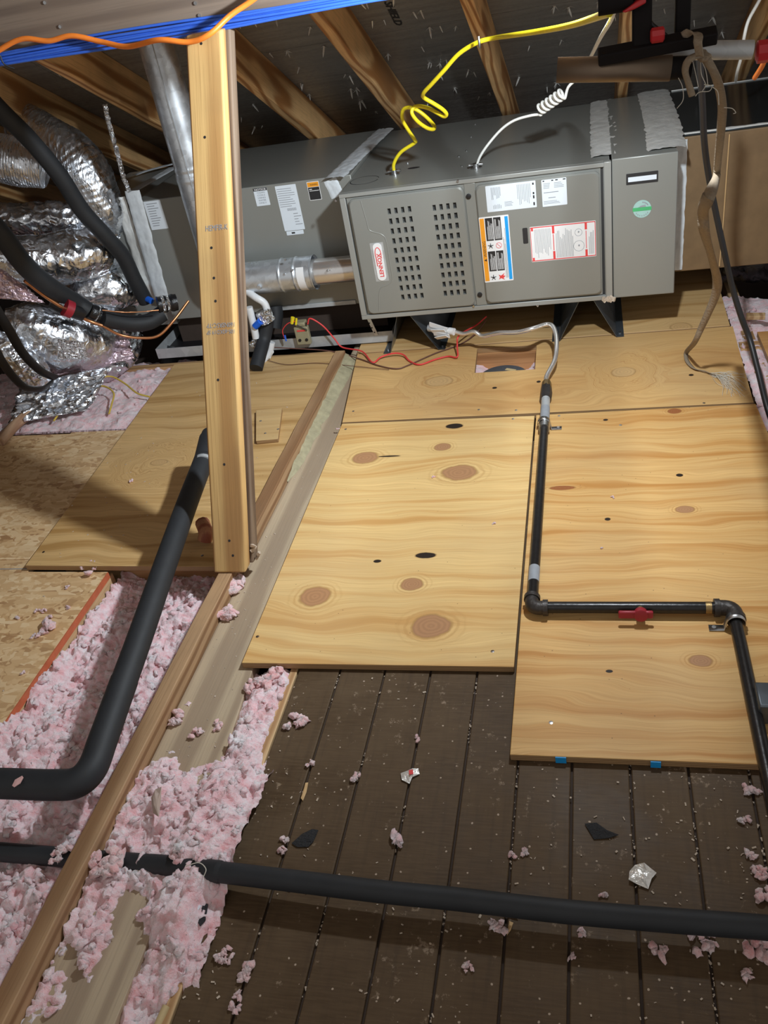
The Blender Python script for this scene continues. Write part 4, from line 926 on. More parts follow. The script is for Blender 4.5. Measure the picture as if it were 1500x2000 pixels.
# condensate pipes behind the post
cp = thing('condensate_pipe', 'white plastic drain pipe with foil tape and black sleeves behind the post', 'pipe', at(500, 640, y=2.88))
DQ = 2.875
cable(thr([(470, 560, DQ + .03), (498, 580, DQ), (516, 592, DQ), (524, 612, DQ)]), 0.0135, M['pvc'], 'white_pipe', cp, seg=16)
cable(thr([(486, 600, DQ - 0.02), (494, 630, DQ - 0.02), (500, 660, DQ - 0.02)]), 0.014, M['pvc'], 'white_pipe', cp, seg=16)
cable(thr([(530, 668, DQ), (524, 690, DQ - 0.01), (505, 712, DQ - 0.04)]), 0.015, M['pvc'], 'white_pipe', cp, seg=16)
MB().tube(thr([(512, 703, DQ - 0.03), (534, 684, DQ), (526, 700, DQ - .02)]), [0.006, 0.009, 0.004], 8).build('pipe_rim', M['pvc'], cp)
cable(thr([(500, 720, DQ - 0.12), (508, 690, DQ - 0.06), (515, 665, DQ - 0.01), (520, 640, DQ + .01), (522, 610, DQ + .02)]), 0.026, M['foam'], 'black_sleeve', cp, seg=18)
cable(thr([(535, 640, DQ + 0.10), (538, 615, DQ + 0.12), (536, 598, DQ + 0.13)]), 0.030, M['foam'], 'black_sleeve', cp, seg=18)
for a, b, r in (((512, 606), (524, 628), 0.030), ((494, 662), (510, 676), 0.028)):
    pts = smooth_path(thr([(a[0], a[1], DQ - 0.005), ((a[0] + b[0]) / 2, (a[1] + b[1]) / 2, DQ - 0.005), (b[0], b[1], DQ - 0.005)]), 8)
    MB().tube(pts, r, 24, rfun=lambda t, th, p: r * (1 + 0.12 * nz(p, 90)), cap=True).build('foil_tape_wrap', M['foil_tape'], cp, smooth=30)
cable(thr([(498, 638, DQ - 0.032), (508, 628, DQ - 0.032)]), 0.013, M['blue_tape'], 'blue_tape', cp, seg=10)

# ================================================================ GAS LINE
gp = thing('gas_pipe', 'black iron gas pipe with elbows lying across the orange plywood sheet', 'pipe', at(1037, 1170, z=ZP))
GZ = 0.040; gr = 0.0128
A = at(1063, 835, z=GZ); B = at(1040, 1168, z=GZ); Cc = at(1050, 1186, z=GZ); Dd = at(1418, 1187, z=GZ); E_ = at(1436, 1208, z=GZ); F_ = at(1520, 1610, z=GZ)
def bar(a, b, r, mat, name, parent, seg=24, r2=None): return MB().tube([a, b], [r, r2 or r], seg).build(name, mat, parent, smooth=50)
corner1 = at(1038, 1187, z=GZ); corner2 = at(1433, 1187, z=GZ)
bar(A, B, gr, M['iron'], 'pipe_run', gp); bar(Cc, Dd, gr, M['iron'], 'pipe_run', gp); bar(E_, F_, gr, M['iron'], 'pipe_run', gp)
def elbow(c, d1, d2, r, R_, name, parent):
    d1 = (d1 - c).normalized(); d2 = (d2 - c).normalized(); p0 = c + d1 * R_; p1 = c + d2 * R_
    pts = [p0 + d1 * 0.012] + [(p0 * (1 - t) ** 2 + c * 2 * t * (1 - t) + p1 * t * t) for t in [k / 8 for k in range(9)]] + [p1 + d2 * 0.012]
    MB().tube(pts, r, 24).build(name, M['iron_fit'], parent, smooth=60)
    for p_, d_ in ((p0, d1), (p1, d2)):
        MB().tube([p_ + d_ * 0.006, p_ + d_ * 0.017], r * 1.17, 24).build('elbow_collar', M['iron_fit'], parent, smooth=40)
elbow(corner1, A, Dd, gr * 1.22, 0.019, 'elbow', gp); elbow(corner2, corner1, F_, gr * 1.30, 0.022, 'elbow', gp)
# yellow thread sealant next to the second elbow
p = corner2 + (corner1 - corner2).normalized() * 0.044; MB().tube([p, p + (corner1 - corner2).normalized() * 0.012], gr * 1.08, 20, rfun=lambda t, th, q: gr * (1.06 + 0.08 * nz(q, 200))).build('thread_sealant', M['brass'], gp)
# valve
v0, v1 = at(1216, 1186, z=GZ), at(1282, 1186, z=GZ)
gv = thing('shutoff_valve', 'brass gas shutoff valve with dark red lever in the horizontal pipe run', 'valve', v0)
ax = (v1 - v0)
MB().tube([v0 + ax * t for t in (0, 0.0, 0.16, 0.16, 0.32, 0.5, 0.66, 0.82, 0.82, 1.0, 1.0)], [0.010, 0.0165, 0.0165, 0.0145, 0.0145, 0.019, 0.0145, 0.0145, 0.0165, 0.0165, 0.010], 8).build('valve_body', M['brass'], gv, smooth=20)
vc = v0 + ax * 0.52
n_ = Vector((0, -0.97, 0.22)).normalized()
MB().tube([vc, vc + n_ * 0.034], 0.009, 14).build('valve_stem', M['brass'], gv)
h0 = vc + n_ * 0.031; xd = ax.normalized(); yd = n_.cross(xd)
MB().tube([h0 - n_ * 0.007, h0 + n_ * 0.007, h0 + n_ * 0.008], [0.014, 0.014, 0.010], 18).build('lever_hub', M['valve_red'], gv)
mb = MB(); R3 = Matrix((xd, yd, n_)).transposed()
rot_box(h0 - xd * 0.024, (0.022, 0.0085, 0.0045), R3, mb); rot_box(h0 + xd * 0.014, (0.011, 0.0085, 0.0045), R3, mb); mb.build('lever', M['valve_red'], gv, bevel=0.003)
# union and couplings above the upper end
U = lambda u, v, z=GZ: at(u, v, z=z)
MB().tube([U(1063, 838), U(1063.5, 824)], 0.0165, 24).build('end_coupling', M['zinc'], gp, smooth=40)
MB().tube([U(1063.5, 826), U(1066, 778)], 0.0135, 24).build('nipple', M['galv_dull'], gp, smooth=40, label='grey nipple with printed sleeve')
MB().tube([U(1063.8, 820), U(1065, 798)], 0.0142, 24).build('printed_sleeve', M['ink_soft'], gp, smooth=40)
MB().tube([U(1066, 780), U(1066, 776), U(1067, 768), U(1067, 757), U(1067, 754)], [0.015, 0.0185, 0.0185, 0.017, 0.013], 8).build('union_nut', M['iron_fit'], gp, smooth=20)
MB().tube([U(1067, 758), U(1067.5, 750), U(1068, 744)], [0.017, 0.016, 0.010], 10).build('flare_fitting', M['brass'], gp, smooth=30)
for (c_, dirn, u1, v1_) in ((at(1062, 826, z=GZ), None, 1088, 829), (at(1437, 1213, z=GZ), None, 1400, 1222)):
    t = thing('pipe_strap', 'zinc pipe strap screwed beside the ' + ('upper end of the gas pipe' if u1 < 1200 else 'right elbow of the gas pipe'), 'strap', (c_.x, c_.y, ZP))
    tip = at(u1, v1_, z=ZP + 0.001); sgn = 1 if tip.x > c_.x else -1
    d_ = (E_ - F_).normalized() if u1 > 1200 else (A - B).normalized()
    side = Vector((tip.x - c_.x, tip.y - c_.y, 0)); side = (side - d_ * side.dot(d_)).normalized()
    mb = MB(); vs = []; rad = gr * 1.36
    prof = [(side * rad * math.cos(a) + Vector((0, 0, 1)) * rad * math.sin(a)) + Vector((0, 0, GZ)) for a in [math.radians(200 - k * 18) for k in range(12)]]
    prof += [side * (rad + 0.004) + Vector((0, 0, ZP + 0.0015)), side * (rad + 0.034) + Vector((0, 0, ZP + 0.0015))]
    for off in (-0.009, 0.009):
        for q in prof: vs.append(Vector((c_.x, c_.y, 0)) + q + d_ * off)
    m_ = len(prof); mb.add(vs, [(k, k + 1, m_ + k + 1, m_ + k) for k in range(m_ - 1)]); o = mb.build('strap_band', M['zinc'], t, smooth=40)
    so = o.modifiers.new('s', 'SOLIDIFY'); so.thickness = 0.0015; so.offset = 1
    h = Vector((c_.x, c_.y, ZP + 0.004)) + side * (rad + 0.024); MB().tube([h, h + Vector((0, 0, 0.0015))], 0.0045, 8).build('screw', M['zinc'], t)
q0 = A.lerp(B, 0.86); q1 = A.lerp(B, 0.93)
MB().tube([q0, q1], gr * 1.02, 24).build('white_sticker', M['ink_soft'], gp, smooth=50)
# flexible connector: rises from the union, crosses to the furnace gas inlet
fxp = [at(1067.5, 748, z=GZ), at(1068, 735, z=0.05), at(1083, 705, z=0.07)] + [at(u, v, z=z) for u, v, z in ((1087, 680, 0.09), (1086, 655, 0.105), (1079, 637, 0.12), (1066, 634, 0.12))]
fxp += [at(u, v, y=y) for u, v, y in ((1040, 642, 2.72), (1010, 649, 2.73), (975, 650, 2.75), (955, 654, 2.77), (940, 656, 2.78), (925, 648, 2.79), (905, 652, 2.80), (885, 647, 2.81))]
gc = thing('gas_connector', 'silver flexible gas connector bending from the union up to the furnace', 'gas connector', fxp[0])
cable(fxp, 0.0078, M['stainless'], 'flexible_tube', gc, seg=16)
# shutoff fitting wrapped in white tags
a_, b_ = at(838, 640, y=2.845), at(886, 648, y=2.80)
tg = MB(); ax = (b_ - a_); up_ = Vector((0, 0, 1)); sd = ax.normalized().cross(up_).normalized()
MB().tube([a_, a_ + ax * 0.8, b_], [0.014, 0.012, 0.009], 12).build('inlet_fitting', M['galv_dull'], gc)
R4 = Matrix((ax.normalized(), sd, ax.normalized().cross(sd))).transposed()
for k, (s_, dz) in enumerate(((0.0, 0.014), (0.0, -0.012), (0.006, 0.002), (-0.01, -0.018))):
    mb = MB(); rot_box(a_ + ax * (0.42 + 0.1 * (k % 2)) + Vector((0, -0.012 - 0.004 * k, dz)), (0.038 - 0.004 * k, 0.0015, 0.009), R4 @ Euler((0.25 * k, 0.15 * (k - 1), 0)).to_matrix(), mb)
    mb.build('white_tag', M['paper_w'], gc, bevel=0.0005)
MB().tube([b_ - ax * 0.18, b_ + ax * 0.02], 0.013, 12).build('flare_nut', M['paper_w'], gc)

# ================================================================ SLEEVED PIPES ON THE LEFT
ip = thing('insulated_pipe', 'thick black foam-sleeved pipe bending left over the pink insulation', 'pipe', at(300, 1180, z=0.0))
main = [at(u, v, z=z) for u, v, z in ((412, 850, 0.155), (398, 898, 0.15), (365, 985, 0.145), (322, 1105, 0.135), (275, 1240, 0.12), (228, 1370, 0.105), (200, 1448, 0.098), (180, 1500, 0.094), (150, 1528, 0.092), (105, 1533, 0.09), (0, 1530, 0.09), (-120, 1528, 0.09))]
split = 5
cable(main[:6], 0.0285, M['foam'], 'upper_sleeve', ip, seg=28)
cable([main[4].lerp(main[5], 0.70)] + main[5:], 0.0295, M['foam'], 'lower_sleeve', ip, seg=28)
cable([at(408, 858, z=0.152), at(399, 898, z=0.150)], 0.0292, M['foam'], 'end_sleeve', ip, seg=24)
p = at(398, 903, z=0.150); MB().tube([p, at(397, 908, z=0.150)], 0.0293, 24).build('grey_tape_band', M['galv_dull'], ip)
tag(cable([at(395, 1020, z=0.06), at(402, 1040, z=0.05), at(400, 1055, z=0.03)], 0.02, m_lumber('red_block_pine', 'Z', (0.30, 0.09, 0.05), (0.45, 0.2, 0.1), 3), 'wood_block', seg=10), 'reddish block propping the black sleeved pipe beside the post', 'wood block')
hs = [at(-150, 1652, z=0.0), at(0, 1664, z=0.0), at(120, 1674, z=0.0), at(240, 1684, z=0.005), at(330, 1691, z=0.018), at(420, 1702, z=0.036), at(560, 1719, z=0.043), at(750, 1742, z=0.045), at(900, 1757, z=0.045), at(1100, 1780, z=0.045), at(1300, 1797, z=0.045), at(1500, 1812, z=0.045), at(1700, 1830, z=0.045)]
hose = thing('black_hose', 'long black hose crossing the dark planks near the bottom', 'hose', hs[5])
cable(hs, 0.0178, M['foam'], 'hose_body', hose, seg=24)
p = hs[5].lerp(hs[6], 0.05); cable([hs[4], hs[5], p], 0.0190, M['foam'], 'end_sleeve', hose, seg=24)
cable([at(672, 1685, z=0.06) * 0 + at(362, 1692, z=0.050), at(388, 1685, z=0.056), at(402, 1697, z=0.056), at(398, 1712, z=0.05)], 0.0008, M['fibre'], 'thread', hose)

# refrigerant lines over the foil ducts
ln = thing('refrigerant_line', 'thick black sleeved line running down over the foil ducts to the coil cabinet', 'pipe', at(290, 590, y=2.9))
cable(thr([(-60, 150, 2.55), (0, 215, 2.60), (60, 275, 2.66), (118, 345, 2.72), (160, 410, 2.77), (205, 460, 2.82), (240, 500, 2.87), (262, 545, 2.90), (285, 588, 2.93)]), [0.030] * 1 and 0.029, M['foam'], 'long_sleeve', ln, seg=22)
MB().tube(thr([(284, 582, 2.915), (296, 588, 2.90)]), 0.012, 10).build('blue_tape', M['blue_tape'], ln)
l2 = thing('refrigerant_line', 'curved black sleeved line with foil tape and copper tube below the first line', 'pipe', at(260, 620, y=2.85))
cable(thr([(-60, 390, 2.40), (0, 455, 2.45), (50, 520, 2.52), (100, 562, 2.60), (145, 590, 2.68), (170, 607, 2.70)]), 0.034, M['foam'], 'long_sleeve', l2, seg=22)
cable(thr([(100, 588, 2.62), (130, 602, 2.64), (160, 612, 2.68)]), 0.030, M['black_tape'], 'taped_joint', l2, seg=18)
cable(thr([(126, 600, 2.606), (140, 606, 2.62)]), 0.032, M['valve_red'], 'red_band', l2, seg=18)
cable(thr([(200, 622, 2.72), (230, 628, 2.76), (262, 632, 2.80), (292, 628, 2.84), (318, 612, 2.88)]), 0.031, M['foam'], 'short_sleeve', l2, seg=20)
for a, b, r in (((172, 606), (202, 620), 0.034), ((268, 628), (282, 634), 0.030), ((308, 596), (345, 590), 0.032)):
    pts = smooth_path(thr([(a[0], a[1], 2.72 + (a[0] - 172) * 0.0011), (b[0], b[1], 2.72 + (b[0] - 172) * 0.0011)]), 10)
    MB().tube(pts, r, 26, rfun=lambda t, th, p: r * (1 + 0.15 * nz(p, 70))).build('foil_tape_wrap', M['black_tape'], l2, smooth=30)
    MB().tube(pts[2:7], r, 26, rfun=lambda t, th, p: r * (1.01 + 0.14 * nz(p, 95))).build('foil_tape_wrap', M['foil_tape'], l2, smooth=30)
cable(thr([(200, 636, 2.70), (235, 654, 2.74), (275, 660, 2.77), (310, 655, 2.80), (340, 625, 2.85), (368, 588, 2.92)]), 0.0055, M['copper'], 'copper_tube', l2, seg=10)
cable(thr([(48, 548, 2.53), (90, 580, 2.58), (130, 605, 2.62), (170, 625, 2.68), (200, 636, 2.70)]), 0.0065, M['copper'], 'copper_tube', l2, seg=10)
cable(thr([(200, 606, 2.70), (250, 610, 2.74), (310, 606, 2.80)]), 0.002, M['copper'], 'thin_wire', l2, seg=6)
l3 = thing('hanging_strap', 'black strap looping over the lower foil duct, right of the other strap', 'strap', at(60, 700, y=2.5))
cable(thr([(-10, 600, 2.42), (15, 640, 2.42), (45, 690, 2.44), (80, 725, 2.46), (108, 738, 2.5)]), 0.021, M['black'], 'strap', l3, seg=14, flat=0.35)
l4 = thing('hanging_strap', 'black strap at the lower left edge, looping under the foil duct', 'strap', at(20, 740, y=2.45))
cable(thr([(-20, 660, 2.38), (0, 700, 2.38), (25, 735, 2.40), (50, 757, 2.42), (80, 760, 2.45), (100, 748, 2.5)]), 0.020, M['black'], 'strap', l4, seg=14, flat=0.35)

# foil ducts
def duct(name, label, pts, r, mat, seed, amp=0.10, freq=5, nseg=64, nlen=150, rib=0.0025, flat=1.0, pitch=0.016):
    path = smooth_path(pts, max(6, nlen // (len(pts) - 1))); rads = r if isinstance(r, (list, tuple)) else [r, r]
    Lg = sum((path[i + 1] - path[i]).length for i in range(len(path) - 1))
    def rf(t, th, p):
        x = t * (len(rads) - 1); i = min(int(x), len(rads) - 2); f = x - i; f = f * f * (3 - 2 * f)
        R0 = rads[i] * (1 - f) + rads[i + 1] * f
        c_, s_ = math.cos(th), math.sin(th); sL = t * Lg
        lowv = nz((c_ * 0.9 + seed, s_ * 0.9, sL * freq))
        crease = abs(nz((c_ * 2.2 + seed, s_ * 2.2 + 3, sL * freq * 3.2 + 0.8 * c_)))
        fine = abs(nz((c_ * 6 + seed, s_ * 6, sL * freq * 7)))
        rb = math.sin(2 * math.pi * sL / pitch + 1.6 * nz((c_ * 2, s_ * 2, sL * 6)))
        return R0 * (1 + amp * (0.9 * lowv + 0.9 * (0.25 - crease) + 0.35 * (0.2 - fine)) + rib * rb)
    return tag(MB().tube(path, 0.1, nseg, rfun=rf, flat=flat).build(name, mat, smooth=70), label, 'duct')
duct('foil_duct', 'ribbed foil duct at the left edge of the picture, highest of the ducts', thr([(-150, 285, 2.72), (-40, 302, 2.76), (30, 315, 2.78), (88, 326, 2.80)]), [0.082, 0.082, 0.080, 0.070], M['foil_rib'], 3, 0.05, 5, rib=0.013, pitch=0.011)
duct('foil_duct', 'large shiny foil duct bending down to the plenum beside the hanging foil strap', thr([(40, 235, 3.12), (85, 270, 3.08), (130, 302, 3.04), (165, 345, 3.02), (190, 400, 3.02), (205, 450, 3.04)]), [0.075, 0.092, 0.10, 0.105, 0.10, 0.07], M['foil_rib'], 8, 0.08, 5, rib=0.007)
duct('foil_duct', 'broad crinkled foil duct in the middle of the left group', thr([(-120, 490, 2.66), (0, 505, 2.70), (80, 510, 2.76), (140, 500, 2.83), (190, 492, 2.90), (228, 496, 2.97)]), [0.085, 0.085, 0.09, 0.095, 0.085, 0.05], M['foil'], 14, 0.12, 6)
duct('foil_duct', 'crumpled foil wrap behind the ducts, reaching toward the sealed plenum', thr([(-60, 425, 2.9), (30, 428, 2.9), (110, 430, 2.94), (170, 440, 3.0), (220, 470, 3.06)]), [0.045, 0.055, 0.060, 0.065, 0.05], M['foil'], 21, 0.3, 9)
duct('foil_duct', 'short foil duct below the broad crinkled one, meeting the coil cabinet corner', thr([(120, 590, 2.84), (170, 572, 2.88), (215, 562, 2.93), (250, 566, 2.98), (275, 580, 3.0)]), [0.05, 0.075, 0.085, 0.075, 0.045], M['foil'], 27, 0.14, 7)
duct('foil_duct', 'golden-reflecting foil duct sagging below the taped black line', thr([(10, 640, 2.62), (60, 645, 2.66), (120, 662, 2.72), (180, 668, 2.80), (232, 640, 2.90)]), [0.07, 0.105, 0.118, 0.105, 0.05], M['foil'], 33, 0.08, 5)
duct('foil_duct', 'narrow crumpled foil duct between the two black straps', thr([(-30, 660, 2.5), (20, 690, 2.52), (60, 720, 2.54), (90, 750, 2.56)]), [0.05, 0.055, 0.055, 0.04], M['foil'], 39, 0.3, 9)
duct('foil_duct', 'crumpled foil duct end above the pink insulation behind the yellow wire', thr([(165, 735, 2.78), (205, 715, 2.82), (240, 690, 2.9), (262, 655, 3.0)]), [0.04, 0.06, 0.06, 0.04], M['foil'], 45, 0.35, 9)
duct('foil_duct', 'black lined foil duct stub under the drain pan', thr([(318, 745, 2.99), (330, 715, 3.0), (338, 680, 3.05)]), [0.035, 0.035, 0.035], M['foam'], 46, 0.02, 14, 24, 20)
# draped foil film with pink backing
def film(name, label, quad, mat, seed, n=36, amp=0.03, fr=14):
    a, b, c, d = [Vector(q) for q in quad]; vs = []
    for j in range(n + 1):
        for i in range(n + 1):
            s_, t = i / n, j / n; p = (a * (1 - s_) + b * s_) * (1 - t) + (d * (1 - s_) + c * s_) * t
            vs.append(p + Vector((0, -1, 0.4)) * (amp * (abs(nz((s_ * fr, t * fr * 0.35, seed))) * 2 - 0.3) + amp * 0.6 * nz((s_ * 25, t * 9, seed))))
    mb = MB(); mb.add(vs, [(j * (n + 1) + i, j * (n + 1) + i + 1, (j + 1) * (n + 1) + i + 1, (j + 1) * (n + 1) + i) for j in range(n) for i in range(n)])
    o = mb.build(name, mat, smooth=80); so = o.modifiers.new('s', 'SOLIDIFY'); so.thickness = 0.001
    return tag(o, label, 'foil')
film('foil_sheet', 'pink-backed foil film hanging below the golden foil duct', [at(95, 700, y=2.70), at(250, 650, y=2.86), at(262, 700, y=2.80), at(105, 735, y=2.64)], M['film'], 3, amp=0.012)
film('foil_sheet', 'torn foil skirt spreading onto the pink insulation at the lower left', [at(40, 752, z=0.12), at(215, 715, z=0.12), at(175, 800, z=0.03), at(15, 830, z=0.02)], M['foil'], 7, amp=0.02)
film('foil_sheet', 'brown-backed foil flap at the left edge above the lower duct', [at(-30, 500, y=2.50), at(50, 560, y=2.56), at(88, 592, y=2.58), at(-30, 580, y=2.46)], M['film'], 11, amp=0.012)
film('foil_sheet', 'small shiny foil patch stuck on the front of the golden foil duct', [at(113, 662, y=2.56), at(165, 668, y=2.60), at(172, 700, y=2.61), at(112, 702, y=2.555)], M['foil_tape'], 13, 16, amp=0.004)
st = thr([(204, 204, 2.86), (210, 235, 2.86), (220, 270, 2.86), (231, 310, 2.87), (240, 345, 2.9), (252, 375, 2.95)])
path = smooth_path(st, 10); mb = MB(); vs = []
for i, p in enumerate(path):
    wv = 0.008 + 0.004 * nz((i * 0.8, 0, 0)); tw = 0.01 * nz((i * 0.5, 2, 0))
    vs += [p + Vector((-wv, 0.004, 0)), p + Vector((0, -0.008 + tw, 0)), p + Vector((wv, 0.004 + tw, 0))]
mb.add(vs, [(3 * i + k, 3 * i + k + 1, 3 * i + 4 + k, 3 * i + 3 + k) for i in range(len(path) - 1) for k in range(2)])
o = mb.build('foil_strap', M['foil_tape'], smooth=0); o.modifiers.new('s', 'SOLIDIFY').thickness = 0.0012
tag(o, 'thin twisted foil strap hanging from the rafters above the plenum', 'strap')

# ================================================================ PINK INSULATION
def fluff_height(x, y, seed, amp):
    wx, wy = x + 0.010 * nz((x * 45, y * 45, seed)), y + 0.010 * nz((x * 45, y * 45, seed + 5))
    d = noise.voronoi(Vector((wx * 58, wy * 58, seed)))[0]
    d2 = noise.voronoi(Vector((wx * 140, wy * 140, seed + 2)))[0]
    return amp * (0.50 * (0.5 - d[0]) + 0.22 * (0.5 - d2[0]) + 0.65 * nz((x * 11, y * 11, seed)) + 0.35 * nz((x * 28, y * 28, seed)) + 0.16 * nz((x * 120, y * 120, seed)))
def pink_patch(name, label, x0, x1, y0, y1, hfun, seed, cell=0.0040, amp=0.03, mat=None, tufts=0):
    nx = int((x1 - x0) / cell); ny = int((y1 - y0) / cell); vs = []; keep = []
    for j in range(ny + 1):
        for i in range(nx + 1):
            x = x0 + (x1 - x0) * i / nx; y = y0 + (y1 - y0) * j / ny; h = hfun(x, y)
            z = h + fluff_height(x, y, seed, amp)
            dx = 0.006 * nz((x * 70, y * 70, seed + 1)); dy = 0.006 * nz((x * 70, y * 70, seed + 8))
            vs.append((x + dx, y + dy, z))
    mb = MB(); mb.add(vs, [(j * (nx + 1) + i, j * (nx + 1) + i + 1, (j + 1) * (nx + 1) + i + 1, (j + 1) * (nx + 1) + i) for j in range(ny) for i in range(nx)])
    r = random.Random(seed)
    for _ in range(tufts):
        x = r.uniform(x0 + 0.01, x1 - 0.01); y = r.uniform(y0 + 0.01, y1 - 0.01); z = hfun(x, y) + fluff_height(x, y, seed, amp)
        s_ = r.uniform(0.003, 0.010); add_tuft(mb, Vector((x, y, z + s_ * 0.25)), s_, r)
    o = mb.build(name, mat or M['pink'], smooth=80); return tag(o, label, 'insulation', kind='stuff')
_ico = bmesh.new(); bmesh.ops.create_icosphere(_ico, subdivisions=2, radius=1.0)
ICO_V = [v.co.copy() for v in _ico.verts]; ICO_F = [tuple(v.index for v in f.verts) for f in _ico.faces]; _ico.free()
def add_tuft(mb, c, s_, r, el=(1, 1, 0.7)):
    sd = r.uniform(0, 50); a = r.uniform(0, 6.28); e1 = r.uniform(0.6, 1.4)
    vs = []
    for v in ICO_V:
        k = 1 + 0.75 * nz((v.x * 1.6 + sd, v.y * 1.6, v.z * 1.6)) + 0.35 * nz((v.x * 4 + sd, v.y * 4, v.z * 4))
        q = Vector((v.x * k * e1 * el[0], v.y * k / e1 * el[1], v.z * k * el[2])) * s_
        vs.append(c + Vector((q.x * math.cos(a) - q.y * math.sin(a), q.x * math.sin(a) + q.y * math.cos(a), q.z)))
    mb.add(vs, ICO_F)
def sm(a, b, x): t = max(0, min(1, (x - a) / (b - a))); return t * t * (3 - 2 * t)
def h_left(x, y):
    h = -0.035 + 0.022 * sm(1.25, 0.9, y) - 0.03 * sm(1.45, 1.62, y)
    h += 0.010 * nz((x * 5, y * 5, 1)) + 0.020 * sm(-1.26, -1.305, x)
    h -= 0.012 * sm(-0.985, -0.955, x) + 0.0
    return h
pink_patch('loose_insulation', 'pink loose insulation between the strand board and the on-edge board, under the sleeved pipe', -1.315, -0.953, 0.30, 1.66, h_left, 2, amp=0.036, tufts=430)
def edge_b(y): return -0.665
def h_mid(x, y):
    # covers the flat board between y .72 and 1.02, thin elsewhere
    mound = 0.034 * sm(1.02, 0.96, y + 0.03 * nz((x * 20, y * 6, 4))) * max(sm(0.62, 0.74, y + (x + 0.8) * 0.9), sm(-0.815, -0.845, x + 0.02 * nz((x * 9, y * 15, 2))) * sm(0.555, 0.60, y + (x + 0.86) * 0.5 + 0.03 * nz((x * 14, y * 9, 6))))
    near = 0.022 * sm(-0.82, -0.86, x + 0.0) * sm(0.70, 0.60, y) * sm(0.40, 0.48, y)
    base_ = -0.022 if x > -0.762 else -0.020
    gap = 0.030 * sm(-0.775, -0.74, x) * sm(1.30, 1.20, y) * (0.55 + 0.45 * sm(0.5, 0.8, y))
    hh = base_ + max(mound, near) + (gap if x > -0.78 else 0)
    if x > -0.69: hh -= 0.03 * sm(-0.69, -0.668, x) * (1 - 0.85 * sm(0.92, 0.85, y) * sm(0.70, 0.76, y))
    return hh
pink_patch('loose_insulation', 'pink loose insulation heaped over the flat board, left of the dark planks', -0.914, -0.640, 0.30, 1.262, h_mid, 5, amp=0.030, mat=M['pink_dirty'], tufts=330)
pink_patch('loose_insulation', 'pink insulation in the bay behind the strand board, below the foil ducts', -2.6, -1.55, 2.40, 3.02, lambda x, y: 0.000 - 0.03 * sm(2.85, 3.0, y) - 0.012 * sm(-1.66, -1.60, x), 8, cell=0.009, amp=0.022, tufts=60)
pink_patch('loose_insulation', 'pink insulation strip right of the back plywood sheets', 0.455, 0.62, 2.05, 3.2, lambda x, y: -0.018 - 0.02 * sm(0.50, 0.6, x), 12, cell=0.008, amp=0.02, tufts=40)
pink_patch('loose_insulation', 'pink insulation visible inside the rectangular plywood hole', -0.45, -0.17, 2.60, 2.86, lambda x, y: -0.075 + 0.042 * min(1.0, abs((x + 0.305) / 0.10)) ** 2, 15, cell=0.007, amp=0.018, tufts=20)
hm = m_lumber('hole_blocking_pine', 'X', (0.35, 0.16, 0.06), (0.55, 0.28, 0.12), 2.5)
tag(MB().box(-0.45, -0.17, 2.805, 2.845, -0.11, 0.0).build('blocking', hm, bevel=0.002), 'orange-brown wood block at the back of the rectangular plywood hole', 'timber')
lid = thing('round_duct_lid', 'round dark duct cover with a pale sticker in the plywood hole', 'cover', (-0.315, 2.655, -0.05))
MB().tube([(-0.315, 2.662, -0.06), (-0.315, 2.662, -0.014), (-0.315, 2.662, -0.012)], [0.082, 0.082, 0.078], 40).build('cover', plain('dark_felt', (0.075, 0.08, 0.09), 0.7, 0, 0.3, 80), lid, smooth=40)
mb = MB(); rot_box((-0.292, 2.700, -0.0112), (0.019, 0.007, 0.0005), Euler((0, 0, -0.45)).to_matrix(), mb); mb.build('paper_sticker', M['wire_pale'], lid)
mb = MB(); put_text(mb, 'FS', (-0.362, 2.650, -0.0114), (0.045, 0.012, 0), (-0.006, 0.028, 0)); mb.build('yellow_letters', M['wire_pale'], lid, smooth=0)
# tufts scattered on boards
TUFTS = []
def tuft(u, v, size, label='small pink insulation tuft fallen on the boards', group='small insulation tufts on the floor', z=0.0, n=5, mat=None, spread=1.0):
    c = at(u, v, z=z); r = random.Random(int(u * 31 + v)); mb = MB()
    for k in range(n): add_tuft(mb, c + Vector((r.uniform(-1, 1) * size * spread, r.uniform(-1, 1) * size * spread, size * 0.35 + r.uniform(0, 0.3) * size)), size * r.uniform(0.45, 0.8), r)
    o = mb.build('insulation_tuft', mat or M['pink_tuft'], smooth=80); tag(o, label, 'insulation', group)
    if group: TUFTS.append((u, v, c, o, group))
    return o
tuft(578, 1412, 0.012, 'curled pink tuft on the leftmost dark plank beside the pink heap', None, n=9, spread=1.6)
tuft(560, 1420, 0.007, 'tiny pale tuft joined to the curled tuft on the leftmost plank', None, n=5)
tuft(776, 1640, 0.011, 'salmon-pink tuft standing over a plank gap right of the dark shingle scrap', None, n=6, mat=M['pink'])
tuft(697, 1522, 0.008, 'pale pink tuft on the second plank gap, left of the foil scrap', None)
tuft(817, 1444, 0.006, 'little oblong tuft in a plank gap below the knotty sheet', None, n=4)
tuft(608, 1492, 0.007, 'whitish tuft in the first plank gap above the wood sliver', None, n=4)
